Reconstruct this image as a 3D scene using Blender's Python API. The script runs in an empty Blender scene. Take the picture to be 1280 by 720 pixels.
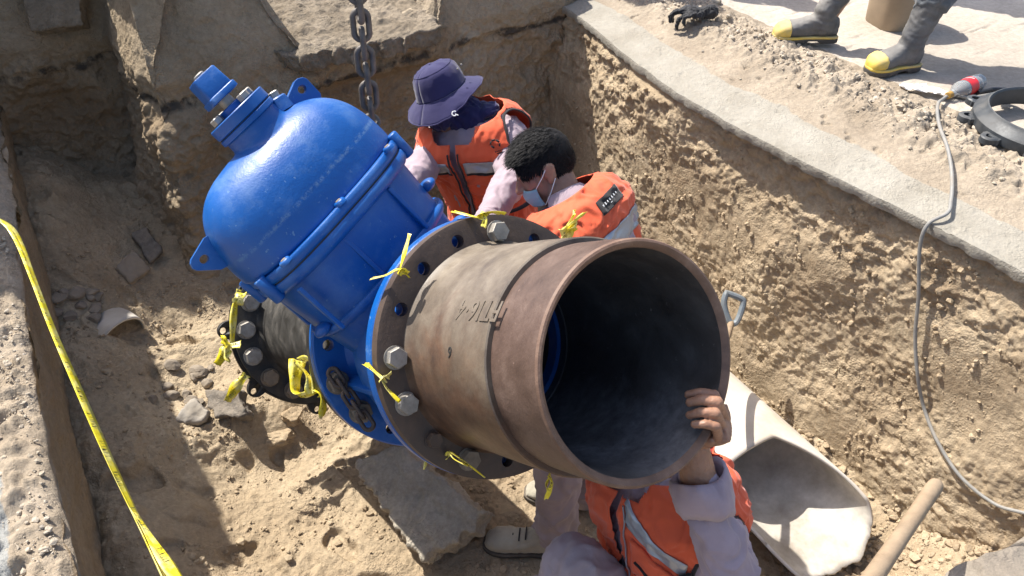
import bpy, bmesh, math, random
import numpy as np
from mathutils import Vector, Matrix
rnd = random.Random(7)
rng = np.random.default_rng(7)
R = math.radians
sc = bpy.context.scene
col = sc.collection

# ------------------------------------------------------------------ camera
PITCH = 40.0            # degrees below the horizon
CAMH = 1.5              # metres above the street
FPX = 970.0             # focal length in pixels of a 1280 wide picture
cam_d = bpy.data.cameras.new('camera')
cam_d.sensor_width = 36.0
cam_d.lens = FPX / 1280 * 36
cam_d.clip_start = 0.05
cam_d.clip_end = 500
cam = bpy.data.objects.new('camera', cam_d)
col.objects.link(cam)
cam.location = (0, 0, CAMH)
cam.rotation_euler = (R(90 - PITCH), 0, 0)
sc.camera = cam

# ------------------------------------------------------------------ light
# trench frame: U runs along the trench away from the viewer, N across it to the right
U = np.array([-0.51, 0.86, 0]); U /= np.linalg.norm(U)
N = np.array([0.86, 0.51, 0]); N /= np.linalg.norm(N)
SUNV = U * 0.68 - N * 0.24 + np.array([0, 0, 1.0])
SUNV /= np.linalg.norm(SUNV)
sun_d = bpy.data.lights.new('sun', 'SUN')
sun_d.energy = 4.8
sun_d.angle = R(0.53)
sun_d.color = (1.0, 0.955, 0.88)
sun = bpy.data.objects.new('sun', sun_d)
col.objects.link(sun)
sun.location = (-5, 5, 10)
sun.rotation_euler = Vector(SUNV).to_track_quat('Z', 'Y').to_euler()
world = bpy.data.worlds.new('World')
sc.world = world
world.use_nodes = True
wn = world.node_tree.nodes
sky = wn.new('ShaderNodeTexSky')
sky.sky_type = 'NISHITA'
sky.sun_disc = False
sky.sun_elevation = math.asin(SUNV[2])
sky.sun_rotation = math.atan2(SUNV[0], SUNV[1])
sky.air_density = 1.0
sky.dust_density = 2.5
world.node_tree.links.new(sky.outputs[0], wn['Background'].inputs[0])
wn['Background'].inputs[1].default_value = 0.14
sc.view_settings.view_transform = 'Standard'
sc.view_settings.look = 'None'
sc.view_settings.gamma = 1.0
sc.view_settings.exposure = 0.82

# ------------------------------------------------------------------ helpers
def V3(*a): return np.array(a, dtype=float)
def nrm(v):
    v = np.asarray(v, float); return v / np.linalg.norm(v)
_c, _s = math.cos(R(PITCH)), math.sin(R(PITCH))
def c2w(X, Y, Z):       # camera frame (right, up, depth) -> world
    return V3(X, Z * _c + Y * _s, CAMH - Z * _s + Y * _c)
def cdir(v): return c2w(*v) - V3(0, 0, CAMH)
def P(px, py, Z): return c2w((px - 640) / FPX * Z, (360 - py) / FPX * Z, Z)
def ray(px, py): return cdir(((px - 640) / FPX, (360 - py) / FPX, 1.0))
def at(px, py, z):      # where the sight line meets a level
    d = ray(px, py); t = (z - CAMH) / d[2]; return V3(0, 0, CAMH) + d * t
def G(n, u, z): return N * n + U * u + V3(0, 0, z)
def toG(p): return float(np.dot(p, N)), float(np.dot(p, U))
def w2p(p):
    q = np.asarray(p, float) - V3(0, 0, CAMH)
    Z = q[1] * _c - q[2] * _s; Y = q[1] * _s + q[2] * _c
    return 640 + FPX * q[0] / Z, 360 - FPX * Y / Z, Z

_perm = np.random.RandomState(3).permutation(256)
_perm = np.concatenate([_perm, _perm, _perm])
_grad = np.random.RandomState(5).normal(size=(256, 3)); _grad /= np.linalg.norm(_grad, axis=1)[:, None]
def pnoise(p):
    i = np.floor(p).astype(int); f = p - i; i &= 255
    w = f * f * f * (f * (f * 6 - 15) + 10)
    out = 0
    for dx in (0, 1):
        wx = w[:, 0] if dx else 1 - w[:, 0]
        for dy in (0, 1):
            wy = w[:, 1] if dy else 1 - w[:, 1]
            for dz in (0, 1):
                wz = w[:, 2] if dz else 1 - w[:, 2]
                h = _perm[_perm[_perm[(i[:, 0] + dx) & 255] + ((i[:, 1] + dy) & 255)] + ((i[:, 2] + dz) & 255)]
                g = _grad[h]
                out = out + wx * wy * wz * (g[:, 0] * (f[:, 0] - dx) + g[:, 1] * (f[:, 1] - dy) + g[:, 2] * (f[:, 2] - dz))
    return out * 1.6
def fbm(p, scale, octv=4, gain=0.5, mode=None, off=0.0):
    p = np.asarray(p, float) / scale + off
    a, s, tot = 1.0, 0.0, 0.0
    for k in range(octv):
        v = pnoise(p)
        if mode == 'billow': v = np.abs(v) * 2 - 0.5
        elif mode == 'ridge': v = 0.5 - np.abs(v) * 2
        s = s + a * v; tot += a; a *= gain; p = p * 2.03 + 17.3
    return s / tot
def sstep(a, b, x):
    t = np.clip((np.asarray(x, float) - a) / (b - a), 0, 1); return t * t * (3 - 2 * t)

def tag(o, label=None, cat=None, group=None, kind=None):
    if label: o['label'] = label
    if cat: o['category'] = cat
    if group: o['group'] = group
    if kind: o['kind'] = kind
    return o
def empty(name, loc, label, cat, group=None, basis=None):
    o = bpy.data.objects.new(name, None); col.objects.link(o)
    o.empty_display_size = 0.1
    if basis is None: o.matrix_world = Matrix.Translation(Vector(loc))
    else:
        m = Matrix.Identity(4)
        for j in range(3):
            for i in range(3): m[i][j] = basis[j][i]
            m[j][3] = loc[j]
        o.matrix_world = m
    o['_m'] = [x for r in o.matrix_world for x in r]
    return tag(o, label, cat, group)
def link(name, me, mats, parent=None, label=None, world_space=True):
    """parent: mesh given in world space unless world_space is False (then local to the parent)"""
    o = bpy.data.objects.new(name, me); col.objects.link(o)
    for m in (mats if isinstance(mats, (list, tuple)) else [mats]): me.materials.append(m)
    if parent is not None:
        o.parent = parent
        if world_space:
            bpy_m = world_of(parent)
            o.matrix_parent_inverse = bpy_m.inverted()
    if label: o['label'] = label
    return o
def world_of(o):
    if o.parent is None:
        return o.matrix_basis.copy()
    return world_of(o.parent) @ o.matrix_parent_inverse @ o.matrix_basis

class MB:
    def __init__(s): s.v = []; s.f = []; s.m = []; s.n = 0; s.sm = []
    def add(s, v, f, mi=0, smooth=True):
        v = np.asarray(v, float).reshape(-1, 3)
        s.v.append(v); k = s.n
        for q in f: s.f.append(tuple(int(i) + k for i in q)); s.m.append(mi); s.sm.append(smooth)
        s.n += len(v); return s
    def mesh(s, name='m', sharp=None):
        me = bpy.data.meshes.new(name)
        me.from_pydata(np.concatenate(s.v).tolist(), [], s.f)
        me.polygons.foreach_set('material_index', s.m)
        me.polygons.foreach_set('use_smooth', s.sm)
        me.update()
        bm = bmesh.new(); bm.from_mesh(me)
        bmesh.ops.recalc_face_normals(bm, faces=bm.faces)
        if sharp:
            for e in bm.edges:
                if len(e.link_faces) == 2 and e.calc_face_angle(0) > R(sharp): e.smooth = False
        bm.to_mesh(me); bm.free()
        return me
    def build(s, name, mats, parent=None, label=None, ws=True, sharp=35, bevel=0, seg=2):
        me = s.mesh(name, sharp)
        o = link(name, me, mats, parent, label, ws)
        if bevel:
            b = o.modifiers.new('bevel', 'BEVEL'); b.width = bevel; b.segments = seg; b.limit_method = 'ANGLE'; b.angle_limit = R(40)
        return o
    # shapes
    def loft(s, rings, caps=True, mi=0, closed=True, smooth=True, loop=False):
        n = len(rings[0]); v = np.concatenate(rings); f = []
        m = len(rings)
        for k in range(m if loop else m - 1):
            k2 = (k + 1) % m
            for i in range(n if closed else n - 1):
                j = (i + 1) % n
                f.append((k * n + i, k * n + j, k2 * n + j, k2 * n + i))
        if caps and not loop:
            f.append(tuple(range(n - 1, -1, -1))); f.append(tuple((m - 1) * n + i for i in range(n)))
        return s.add(v, f, mi, smooth)
    def tube(s, pts, r, n=10, mi=0, caps=True, flat=1.0, ref=None, loop=False):
        pts = [np.asarray(p, float) for p in pts]
        rs = r if hasattr(r, '__len__') else [r] * len(pts)
        rings = []; up = None
        for k, p in enumerate(pts):
            if loop: t = pts[(k + 1) % len(pts)] - pts[k - 1]
            else: t = pts[min(k + 1, len(pts) - 1)] - pts[max(k - 1, 0)]
            t = nrm(t)
            if up is None:
                up = np.asarray(ref, float) if ref is not None else (V3(0, 0, 1) if abs(t[2]) < .9 else V3(1, 0, 0))
            up = nrm(up - t * np.dot(up, t)); b = np.cross(t, up)
            a = np.linspace(0, 2 * math.pi, n, endpoint=False)
            rings.append(p + rs[k] * (np.cos(a)[:, None] * b + flat * np.sin(a)[:, None] * up))
        return s.loft(rings, caps, mi, loop=loop)
    def capsule(s, p0, r0, p1, r1, n=16):
        p0 = np.asarray(p0, float); p1 = np.asarray(p1, float); d = p1 - p0; L = np.linalg.norm(d)
        if L < 1e-6: d = V3(0, 0, 1)
        else: d = d / L
        e = nrm(np.cross(d, V3(0, 0, 1) if abs(d[2]) < .9 else V3(1, 0, 0))); g = np.cross(d, e)
        a = np.linspace(0, 2 * math.pi, n, endpoint=False); cr = np.cos(a)[:, None] * e + np.sin(a)[:, None] * g
        rings = []
        for q in np.linspace(-.49, 0, 5): rings.append(p0 + d * r0 * math.sin(q * math.pi) + cr * r0 * math.cos(q * math.pi))
        for q in np.linspace(0, .49, 5): rings.append(p1 + d * r1 * math.sin(q * math.pi) + cr * r1 * math.cos(q * math.pi))
        return s.loft(rings)
    def ellipsoid(s, c, ax, n=20, m=12):
        c = np.asarray(c, float); ax = [np.asarray(a, float) for a in ax]
        a = np.linspace(0, 2 * math.pi, n, endpoint=False); rings = []
        for q in np.linspace(-.49, .49, m):
            rings.append(c + ax[2] * math.sin(q * math.pi) + math.cos(q * math.pi) * (np.cos(a)[:, None] * ax[0] + np.sin(a)[:, None] * ax[1]))
        return s.loft(rings)
    def lathe(s, prof, n=64, mi=0, origin=(0, 0, 0), axis=1, caps=False):
        """prof: list of (along, radius) round a local axis"""
        a = np.linspace(0, 2 * math.pi, n, endpoint=False); rings = []
        for q, r in prof:
            v = np.zeros((n, 3)); i, j = [(1, 2), (2, 0), (0, 1)][axis]
            v[:, axis] = q; v[:, i] = r * np.cos(a); v[:, j] = r * np.sin(a); rings.append(v + np.asarray(origin, float))
        return s.loft(rings, caps, mi)
    def box(s, c, ax, mi=0):
        c = np.asarray(c, float); ax = [np.asarray(a, float) for a in ax]
        v = [c + x * ax[0] + y * ax[1] + z * ax[2] for x in (-1, 1) for y in (-1, 1) for z in (-1, 1)]
        return s.add(v, [(0, 1, 3, 2), (4, 6, 7, 5), (0, 4, 5, 1), (2, 3, 7, 6), (0, 2, 6, 4), (1, 5, 7, 3)], mi, False)
    def grid(s, pts, mi=0, mask=None, smooth=True):
        a, b = pts.shape[:2]; f = []
        for i in range(a - 1):
            for j in range(b - 1):
                if mask is None or mask[i, j]: f.append((i * b + j, (i + 1) * b + j, (i + 1) * b + j + 1, i * b + j + 1))
        return s.add(pts.reshape(-1, 3), f, mi, smooth)
    def prism(s, outline, d, mi=0, smooth=False):
        o = np.asarray(outline, float); d = np.asarray(d, float)
        return s.loft([o, o + d], True, mi, smooth=smooth)

def fast_grid(name, pts, mats, attrs=None, quad_mask=None):
    """dense displaced sheet straight from numpy"""
    a, b = pts.shape[:2]
    me = bpy.data.meshes.new(name)
    idx = np.arange(a * b).reshape(a, b)
    q = np.stack([idx[:-1, :-1], idx[1:, :-1], idx[1:, 1:], idx[:-1, 1:]], -1).reshape(-1, 4)
    if quad_mask is not None: q = q[quad_mask.reshape(-1)]
    me.vertices.add(a * b); me.vertices.foreach_set('co', pts.astype(np.float32).reshape(-1))
    me.loops.add(len(q) * 4); me.loops.foreach_set('vertex_index', q.reshape(-1).astype(np.int32))
    me.polygons.add(len(q)); me.polygons.foreach_set('loop_start', np.arange(0, len(q) * 4, 4, dtype=np.int32))
    me.update(calc_edges=True)
    me.polygons.foreach_set('use_smooth', np.ones(len(q), bool))
    for k, val in (attrs or {}).items():
        at_ = me.attributes.new(k, 'FLOAT', 'POINT'); at_.data.foreach_set('value', val.astype(np.float32).reshape(-1))
    me.update(); me.validate()
    return link(name, me, mats)

def evaluated(mb_or_me, mods, name='m'):
    me = mb_or_me.mesh(name) if isinstance(mb_or_me, MB) else mb_or_me
    o = bpy.data.objects.new('tmp', me); col.objects.link(o)
    for typ, kw in mods:
        m = o.modifiers.new(typ, typ)
        for k, v in kw.items(): setattr(m, k, v)
    dg = bpy.context.evaluated_depsgraph_get(); dg.update()
    out = bpy.data.meshes.new_from_object(o.evaluated_get(dg))
    bpy.data.objects.remove(o); bpy.data.meshes.remove(me)
    out.name = name
    return out
def blob(mb, voxel=0.006, smooth=3, name='m', wrinkle=None, clean=None):
    me = evaluated(mb, [('REMESH', dict(mode='VOXEL', voxel_size=voxel, adaptivity=0)), ('SMOOTH', dict(factor=0.5, iterations=smooth))], name)
    n = len(me.vertices); co = np.empty(n * 3, np.float32); me.vertices.foreach_get('co', co); co = co.reshape(-1, 3).astype(float)
    if wrinkle is not None:
        no = np.empty(n * 3, np.float32); me.vertex_normals.foreach_get('vector', no); no = no.reshape(-1, 3)
        d = wrinkle(co, no)
        co = co + no * d[:, None]
        me.vertices.foreach_set('co', co.astype(np.float32).reshape(-1))
    me.polygons.foreach_set('use_smooth', np.ones(len(me.polygons), bool))
    me.update()
    return me
def join_meshes(ms, name):
    bm = bmesh.new()
    for m in ms: bm.from_mesh(m)
    out = bpy.data.meshes.new(name); bm.to_mesh(out); bm.free()
    for m in ms: bpy.data.meshes.remove(m)
    return out
def cloth(amp=0.006, sc_=0.09, seed=0., stretch=(1, 1, 1)):
    def w(co, no):
        q = co * np.array(stretch)
        warp = np.stack([fbm(q, sc_ * 1.6, 2, off=seed + 9), fbm(q, sc_ * 1.6, 2, off=seed + 31), fbm(q, sc_ * 1.6, 2, off=seed + 57)], 1)
        v = fbm(q + warp * sc_ * 1.4, sc_ * 1.1, 2, gain=.45, mode='ridge', off=seed)
        v2 = fbm(q * V3(1, 1, .45) + warp * sc_ * .8, sc_ * .45, 2, mode='ridge', off=seed + 3)
        return amp * 1.15 * np.sign(v) * np.abs(v) ** 1.25 * 1.4 + amp * .38 * v2
    return w

# ------------------------------------------------------------------ materials
def nodes_of(name):
    m = bpy.data.materials.new(name); m.use_nodes = True
    nt = m.node_tree; b = nt.nodes['Principled BSDF']
    return m, nt, b
def N_(nt, t, **kw):
    n = nt.nodes.new(t)
    for k, v in kw.items():
        if hasattr(n, k) and not isinstance(v, tuple) or k in ('operation', 'blend_type', 'feature', 'data_type'): setattr(n, k, v)
    return n
def noise_n(nt, vec, scale, detail=4, rough=.55, dist=0):
    n = nt.nodes.new('ShaderNodeTexNoise'); n.inputs['Scale'].default_value = scale
    n.inputs['Detail'].default_value = detail; n.inputs['Roughness'].default_value = rough; n.inputs['Distortion'].default_value = dist
    nt.links.new(vec, n.inputs['Vector']); return n.outputs['Fac']
def ramp_n(nt, fac, stops):
    r = nt.nodes.new('ShaderNodeValToRGB'); e = r.color_ramp.elements
    while len(e) < len(stops): e.new(0.5)
    for i, (p, c) in enumerate(stops):
        e[i].position = p; e[i].color = (*c, 1) if len(c) == 3 else c
    nt.links.new(fac, r.inputs[0]); return r.outputs[0]
def mix_n(nt, fac, a, b, mode='MIX'):
    m = nt.nodes.new('ShaderNodeMix'); m.data_type = 'RGBA'; m.blend_type = mode
    for sock, val in ((m.inputs[0], fac), (m.inputs[6], a), (m.inputs[7], b)):
        if isinstance(val, (int, float)): sock.default_value = val
        elif isinstance(val, tuple): sock.default_value = (*val, 1)
        else: nt.links.new(val, sock)
    return m.outputs[2]
def math_n(nt, op, a, b=None):
    m = nt.nodes.new('ShaderNodeMath'); m.operation = op
    for i, v in enumerate((a, b)):
        if v is None: continue
        if isinstance(v, (int, float)): m.inputs[i].default_value = v
        else: nt.links.new(v, m.inputs[i])
    return m.outputs[0]
def objvec(nt, kind='Object'):
    return nt.nodes.new('ShaderNodeTexCoord').outputs[kind]
def geopos(nt): return nt.nodes.new('ShaderNodeNewGeometry').outputs['Position']
def bump_n(nt, b, h, strength=.4, dist=.01, prev=None):
    n = nt.nodes.new('ShaderNodeBump'); n.inputs['Strength'].default_value = strength; n.inputs['Distance'].default_value = dist
    nt.links.new(h, n.inputs['Height'])
    if prev is not None: nt.links.new(prev, n.inputs['Normal'])
    nt.links.new(n.outputs[0], b.inputs['Normal']); return n.outputs[0]

def plain(name, c, rough=.6, metal=0., var=.25, scale=18, bump=.15, bscale=90, dust=0., dustc=(.34, .27, .19), spec=.5, bd=.003):
    """one colour broken up by two noises, fine relief, a film of dust"""
    m, nt, b = nodes_of(name); v = objvec(nt)
    lo = tuple(x * (1 - var) for x in c); hi = tuple(min(1, x * (1 + var)) for x in c)
    f = noise_n(nt, v, scale, 6, .6)
    cc = ramp_n(nt, f, [(.3, lo), (.7, hi)])
    if dust:
        d = noise_n(nt, v, scale * .45, 8, .68)
        up = nt.nodes.new('ShaderNodeNewGeometry'); sp = nt.nodes.new('ShaderNodeSeparateXYZ'); nt.links.new(up.outputs['Normal'], sp.inputs[0])
        dd = math_n(nt, 'ADD', d, math_n(nt, 'MULTIPLY', sp.outputs[2], .12))
        df = ramp_n(nt, dd, [(.62 - dust * .3, (0, 0, 0)), (.62 + .25, (1, 1, 1))])
        cc = mix_n(nt, math_n(nt, 'MULTIPLY', df, min(1, dust * 1.6)), cc, dustc)
        nt.links.new(ramp_n(nt, df, [(0, (rough,) * 3), (1, (.9,) * 3)]), b.inputs['Roughness'])
    else: b.inputs['Roughness'].default_value = rough
    nt.links.new(cc, b.inputs['Base Color']); b.inputs['Metallic'].default_value = metal
    b.inputs['Specular IOR Level'].default_value = spec
    bump_n(nt, b, noise_n(nt, v, bscale, 5, .6), bump, bd)
    return m

def soil(name, cols, scale=2.2, bump=.55, mask=None, maskcols=None, extra=None, pebble=.5):
    m, nt, b = nodes_of(name); v = geopos(nt)
    f = noise_n(nt, v, scale, 8, .62, .3)
    cc = ramp_n(nt, f, [(.28, cols[0]), (.5, cols[1]), (.72, cols[2])])
    fine = noise_n(nt, v, 55, 6, .7)
    cc = mix_n(nt, .55, cc, ramp_n(nt, fine, [(.25, (.32,) * 3), (.5, (.5,) * 3), (.75, (.72,) * 3)]), 'OVERLAY')
    vo = nt.nodes.new('ShaderNodeTexVoronoi'); vo.inputs['Scale'].default_value = 75; nt.links.new(v, vo.inputs['Vector'])
    speck = ramp_n(nt, vo.outputs['Distance'], [(.05, (1, 1, 1)), (.22, (0, 0, 0))])
    keep = ramp_n(nt, noise_n(nt, v, 9, 3, .6), [(.5, (0, 0, 0)), (.62, (1, 1, 1))])
    sp2 = math_n(nt, 'MULTIPLY', math_n(nt, 'MULTIPLY', speck, keep), pebble)
    cc = mix_n(nt, sp2, cc, mix_n(nt, vo.outputs['Color'], tuple(x * .55 for x in cols[1]), tuple(min(.8, x * 1.5) for x in cols[1])))
    if extra: cc = extra(nt, v, cc)
    if mask:
        a = nt.nodes.new('ShaderNodeAttribute'); a.attribute_name = mask
        c2 = ramp_n(nt, noise_n(nt, v, 5, 7, .65), [(.3, maskcols[0]), (.7, maskcols[1])])
        c2 = mix_n(nt, .35, c2, ramp_n(nt, fine, [(.3, (.4,) * 3), (.7, (.6,) * 3)]), 'OVERLAY')
        mk = math_n(nt, 'ADD', a.outputs['Fac'], math_n(nt, 'MULTIPLY', math_n(nt, 'SUBTRACT', noise_n(nt, v, 14, 6, .7), .5), .9))
        mk = ramp_n(nt, mk, [(.42, (0, 0, 0)), (.58, (1, 1, 1))])
        cc = mix_n(nt, mk, cc, c2)
    nt.links.new(cc, b.inputs['Base Color']); b.inputs['Roughness'].default_value = .95
    b.inputs['Specular IOR Level'].default_value = .15
    h1 = noise_n(nt, v, 26, 9, .72)
    p = bump_n(nt, b, h1, bump, .022)
    vg = nt.nodes.new('ShaderNodeTexVoronoi'); vg.inputs['Scale'].default_value = 110; nt.links.new(mix_n(nt, .06, v, nt.nodes[-1].outputs[0]) if False else v, vg.inputs['Vector'])
    gr = math_n(nt, 'MULTIPLY', math_n(nt, 'SUBTRACT', 1.0, vg.outputs['Distance']), ramp_n(nt, noise_n(nt, v, 7, 5, .7), [(.42, (0, 0, 0)), (.62, (1, 1, 1))]))
    p = bump_n(nt, b, gr, bump * 1.1, .006, p)
    h2 = noise_n(nt, v, 150, 4, .7)
    bump_n(nt, b, h2, bump * .8, .004, p)
    return m
# ------------------------------------------------------------------ ground, trench, street
FL = -1.3                         # trench floor level
TAN = ((.285, .212, .135), (.395, .308, .205), (.50, .405, .278))
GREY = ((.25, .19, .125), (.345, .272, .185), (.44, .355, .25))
def asphalt_line(nt, v, cc):
    # thin dark seam of old asphalt just under the street surface, damp brown earth below it
    s = nt.nodes.new('ShaderNodeSeparateXYZ'); nt.links.new(v, s.inputs[0])
    wob = math_n(nt, 'MULTIPLY', math_n(nt, 'SUBTRACT', noise_n(nt, v, 3.0, 5, .6), .5), .22)
    z = math_n(nt, 'ADD', s.outputs[2], wob)
    line = ramp_n(nt, math_n(nt, 'ADD', z, 1.0), [(.845, (0, 0, 0)), (.865, (1, 1, 1)), (.885, (1, 1, 1)), (.90, (0, 0, 0))])
    brk = ramp_n(nt, noise_n(nt, v, 5, 5, .7), [(.46, (0, 0, 0)), (.56, (1, 1, 1))])
    damp = ramp_n(nt, math_n(nt, 'ADD', z, 1.0), [(.45, (0, 0, 0)), (.6, (1, 1, 1)), (.84, (1, 1, 1)), (.87, (0, 0, 0))])
    dmp = math_n(nt, 'MULTIPLY', damp, ramp_n(nt, noise_n(nt, v, 1.4, 3, .5), [(.42, (0, 0, 0)), (.6, (.6,) * 3)]))
    cc = mix_n(nt, dmp, cc, (.25, .17, .10))
    return mix_n(nt, math_n(nt, 'MULTIPLY', math_n(nt, 'MULTIPLY', line, brk), .85), cc, (.045, .042, .04))
M = {}
M['floor'] = soil('trench_floor_sand', TAN, 1.6, .75)
def strata(nt, v, cc):
    s = nt.nodes.new('ShaderNodeSeparateXYZ'); nt.links.new(v, s.inputs[0])
    z = math_n(nt, 'ADD', s.outputs[2], math_n(nt, 'MULTIPLY', noise_n(nt, v, 1.6, 4, .6), .35))
    mp = nt.nodes.new('ShaderNodeCombineXYZ'); nt.links.new(z, mp.inputs[2])
    lay = ramp_n(nt, noise_n(nt, mp.outputs[0], 7, 3, .6), [(.38, (.38,) * 3), (.62, (.60,) * 3)])
    cc = mix_n(nt, .6, cc, lay, 'OVERLAY')
    damp = ramp_n(nt, noise_n(nt, v, 2.1, 5, .65), [(.54, (0, 0, 0)), (.68, (.55,) * 3)])
    return mix_n(nt, damp, cc, (.22, .15, .09))
M['wall'] = soil('cut_earth', TAN, 2.4, .6, pebble=.35, extra=strata)
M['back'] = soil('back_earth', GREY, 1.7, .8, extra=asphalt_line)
M['street'] = soil('street_concrete', ((.31, .27, .22), (.41, .36, .30), (.50, .445, .375)), 1.1, .16, pebble=.12)
M['bank'] = soil('bank_spoil', ((.235, .19, .14), (.325, .27, .205), (.42, .355, .275)), 3, .5, mask='cement', maskcols=((.27, .245, .20), (.365, .34, .29)), pebble=.6)
M['ledge'] = soil('ledge_spoil', ((.24, .19, .14), (.33, .27, .20), (.43, .36, .28)), 3, .6, mask='cement', maskcols=((.20, .20, .19), (.36, .36, .34)), pebble=.7)
M['plain_ground'] = soil('open_ground', ((.36, .32, .26), (.44, .39, .32), (.52, .47, .39)), .6, .2, pebble=.2)

def floor_h(n, u):
    """height of the trench floor (numpy arrays)"""
    p = np.stack([n.ravel(), u.ravel(), np.zeros(n.size)], 1)
    h = np.full(n.shape, FL)
    # heap of spoil that fills the far left corner and slides towards the viewer
    h = h + .56 * sstep(2.75, 4.15, u) * sstep(1.5, .35, n)
    # ridge of sand along the left wall
    h = h + .26 * np.exp(-((n + .42) / .26) ** 2) * sstep(.8, 1.6, u)
    # a shelf of sand beside it, dropping to the right
    h = h + .12 * sstep(.42, .30, n) * sstep(2.35, 2.6, u) * sstep(3.3, 3.05, u)
    # talus under the right wall
    h = h + .10 * np.exp(-((n - 2.3) / .2) ** 2) + .05 * sstep(1.3, 2.2, n)
    # earth behind the pipe, under the back wall
    h = h + .10 * sstep(2.9, 3.5, u) * sstep(.2, 1.0, n)
    # the bank rises to the near right
    h = h + .30 * sstep(.75, .2, u) * sstep(1.2, 2.1, n)
    h = h + .07 * fbm(p, .9, 3).reshape(n.shape) + .05 * fbm(p, .32, 4, off=4).reshape(n.shape)
    sm_ = .25 + .75 * sstep(-.15, .25, fbm(p, .6, 2, off=81)).reshape(n.shape)
    h = h + sm_ * (.022 * fbm(p, .10, 4, mode='ridge', off=8).reshape(n.shape) + .012 * fbm(p, .035, 3, off=2).reshape(n.shape)) + .006 * fbm(p, .018, 2, off=5).reshape(n.shape) + .018 * fbm(p, .25, 5, gain=.62, off=45).reshape(n.shape)
    # scuffed lumps and foot holes
    f = fbm(p, .19, 2, off=33).reshape(n.shape)
    h = h - .035 * sstep(.28, .40, f) + .02 * sstep(-.2, -.42, f)
    return h
def fz(n, u): return float(floor_h(np.array([[float(n)]]), np.array([[float(u)]]))[0, 0])
def onfloor(px, py, lift=0.0):
    z = FL
    for _ in range(12):
        p = at(px, py, z + lift); n, u = toG(p); z = .5 * z + .5 * fz(n, u)
    p = at(px, py, z + lift); return p
def gridG(nv, uv, h):
    return N[None, None, :] * nv[..., None] + U[None, None, :] * uv[..., None] + np.stack([0 * h, 0 * h, h], -1)
n1 = np.linspace(-.62, 2.75, 560); u1 = np.concatenate([np.linspace(-2.2, .35, 90)[:-1], np.linspace(.35, 3.6, 560)[:-1], np.linspace(3.6, 4.6, 110)])
nn, uu = np.meshgrid(n1, u1, indexing='ij')
o = fast_grid('trench_floor', gridG(nn, uu, floor_h(nn, uu)), M['floor']); tag(o, kind='structure')

def LIPN(u):
    a = np.asarray(u, float); q = np.stack([a.ravel(), a.ravel() * 0 + .3, a.ravel() * 0 + .7], 1)
    v = fbm(q, .22, 4, gain=.6, off=101).reshape(a.shape); w = fbm(q, .07, 3, off=7).reshape(a.shape)
    return .009 * v + .005 * np.clip(w, -.1, .3)
def lip(u): return np.interp(u, [-2.2, .6, .85, 1.3, 1.6, 2.0, 2.35, 2.75, 3.2, 3.6, 5], [2.40, 2.37, 2.36, 2.32, 2.28, 2.245, 2.24, 2.28, 2.36, 2.40, 2.45]) + LIPN(u)
def n2q(n, u): return np.where(n < 2.62, 2.325 + (n - lip(u)) / (2.62 - lip(u)) * .295, n)
def q2n(q, u): return np.where(q < 2.62, lip(u) + (q - 2.325) / .295 * (2.62 - lip(u)), q)
# --- right wall of the trench, cut earth in full sun
def right_n(u, z, detail=True):
    p = np.stack([u.ravel(), z.ravel(), np.zeros(u.size)], 1)
    t = np.clip((0 - z) / 1.3, 0, 1.2)
    n = (lip(u) + .028) * (1 - t) + 2.20 * t
    d = .06 * fbm(p, .75, 3, off=1) + .036 * fbm(p * V3(1, .7, 1), .30, 5, gain=.58, off=3) + .014 * fbm(p, .12, 5, gain=.62, mode='ridge', off=5) + .010 * fbm(p, .03, 3, gain=.6, off=7) + .0035 * fbm(p * V3(1, .3, 1), .06, 3, off=27) + .034 * sstep(-.50, -.22, p[:, 1]) * fbm(p, .13, 5, gain=.6, mode='ridge', off=77)
    # smooth bucket-scraped facets between the crumbled parts
    sm = sstep(-.08, .16, fbm(p, .5, 2, off=21))
    fac = 1 - .72 * sm * (1 - .85 * sstep(-.42, -.30, p[:, 1]))
    d = (.06 * fbm(p, .75, 3, off=1) + (d - .06 * fbm(p, .75, 3, off=1)) * fac).reshape(u.shape)
    # hollow right under the slab edge
    d = d - .035 * (sstep(.40, .10, -z)) * sstep(2.5, 1.9, u) * (1 + .0 * u)
    out = n - d
    return np.where(z > -.22, np.maximum(out, lip(u) + .012 - 1.2 * np.clip(-.10 - z, 0, 1)), out)
u2 = np.concatenate([np.linspace(-2.2, .2, 60)[:-1], np.linspace(.2, 3.6, 620)]); z2 = np.linspace(-1.5, -.040, 260)
uu2, zz2 = np.meshgrid(u2, z2, indexing='ij')
nn2 = right_n(uu2, zz2)
o = fast_grid('trench_wall_right', gridG(nn2, uu2, zz2), M['wall']); tag(o, kind='structure')

# --- left wall, smooth scraped earth
z3 = np.linspace(-1.5, -.25, 140); u3 = np.linspace(-2.2, 4.5, 420)
uu3, zz3 = np.meshgrid(u3, z3, indexing='ij')
p3 = np.stack([uu3.ravel(), zz3.ravel(), np.ones(uu3.size)], 1)
def left_edge(u): return -.405 + .018 * np.sin(u * 2.1)
nn3 = left_edge(uu3) - .09 * np.clip(-zz3 - .25, 0, 1.5) + (.05 * fbm(p3 * V3(1, .35, 1), .5, 3, off=2) + .024 * fbm(p3, .11, 5, gain=.6, off=6)).reshape(uu3.shape)
o = fast_grid('trench_wall_left', gridG(nn3, uu3, zz3), M['back']); tag(o, kind='structure')

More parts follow.
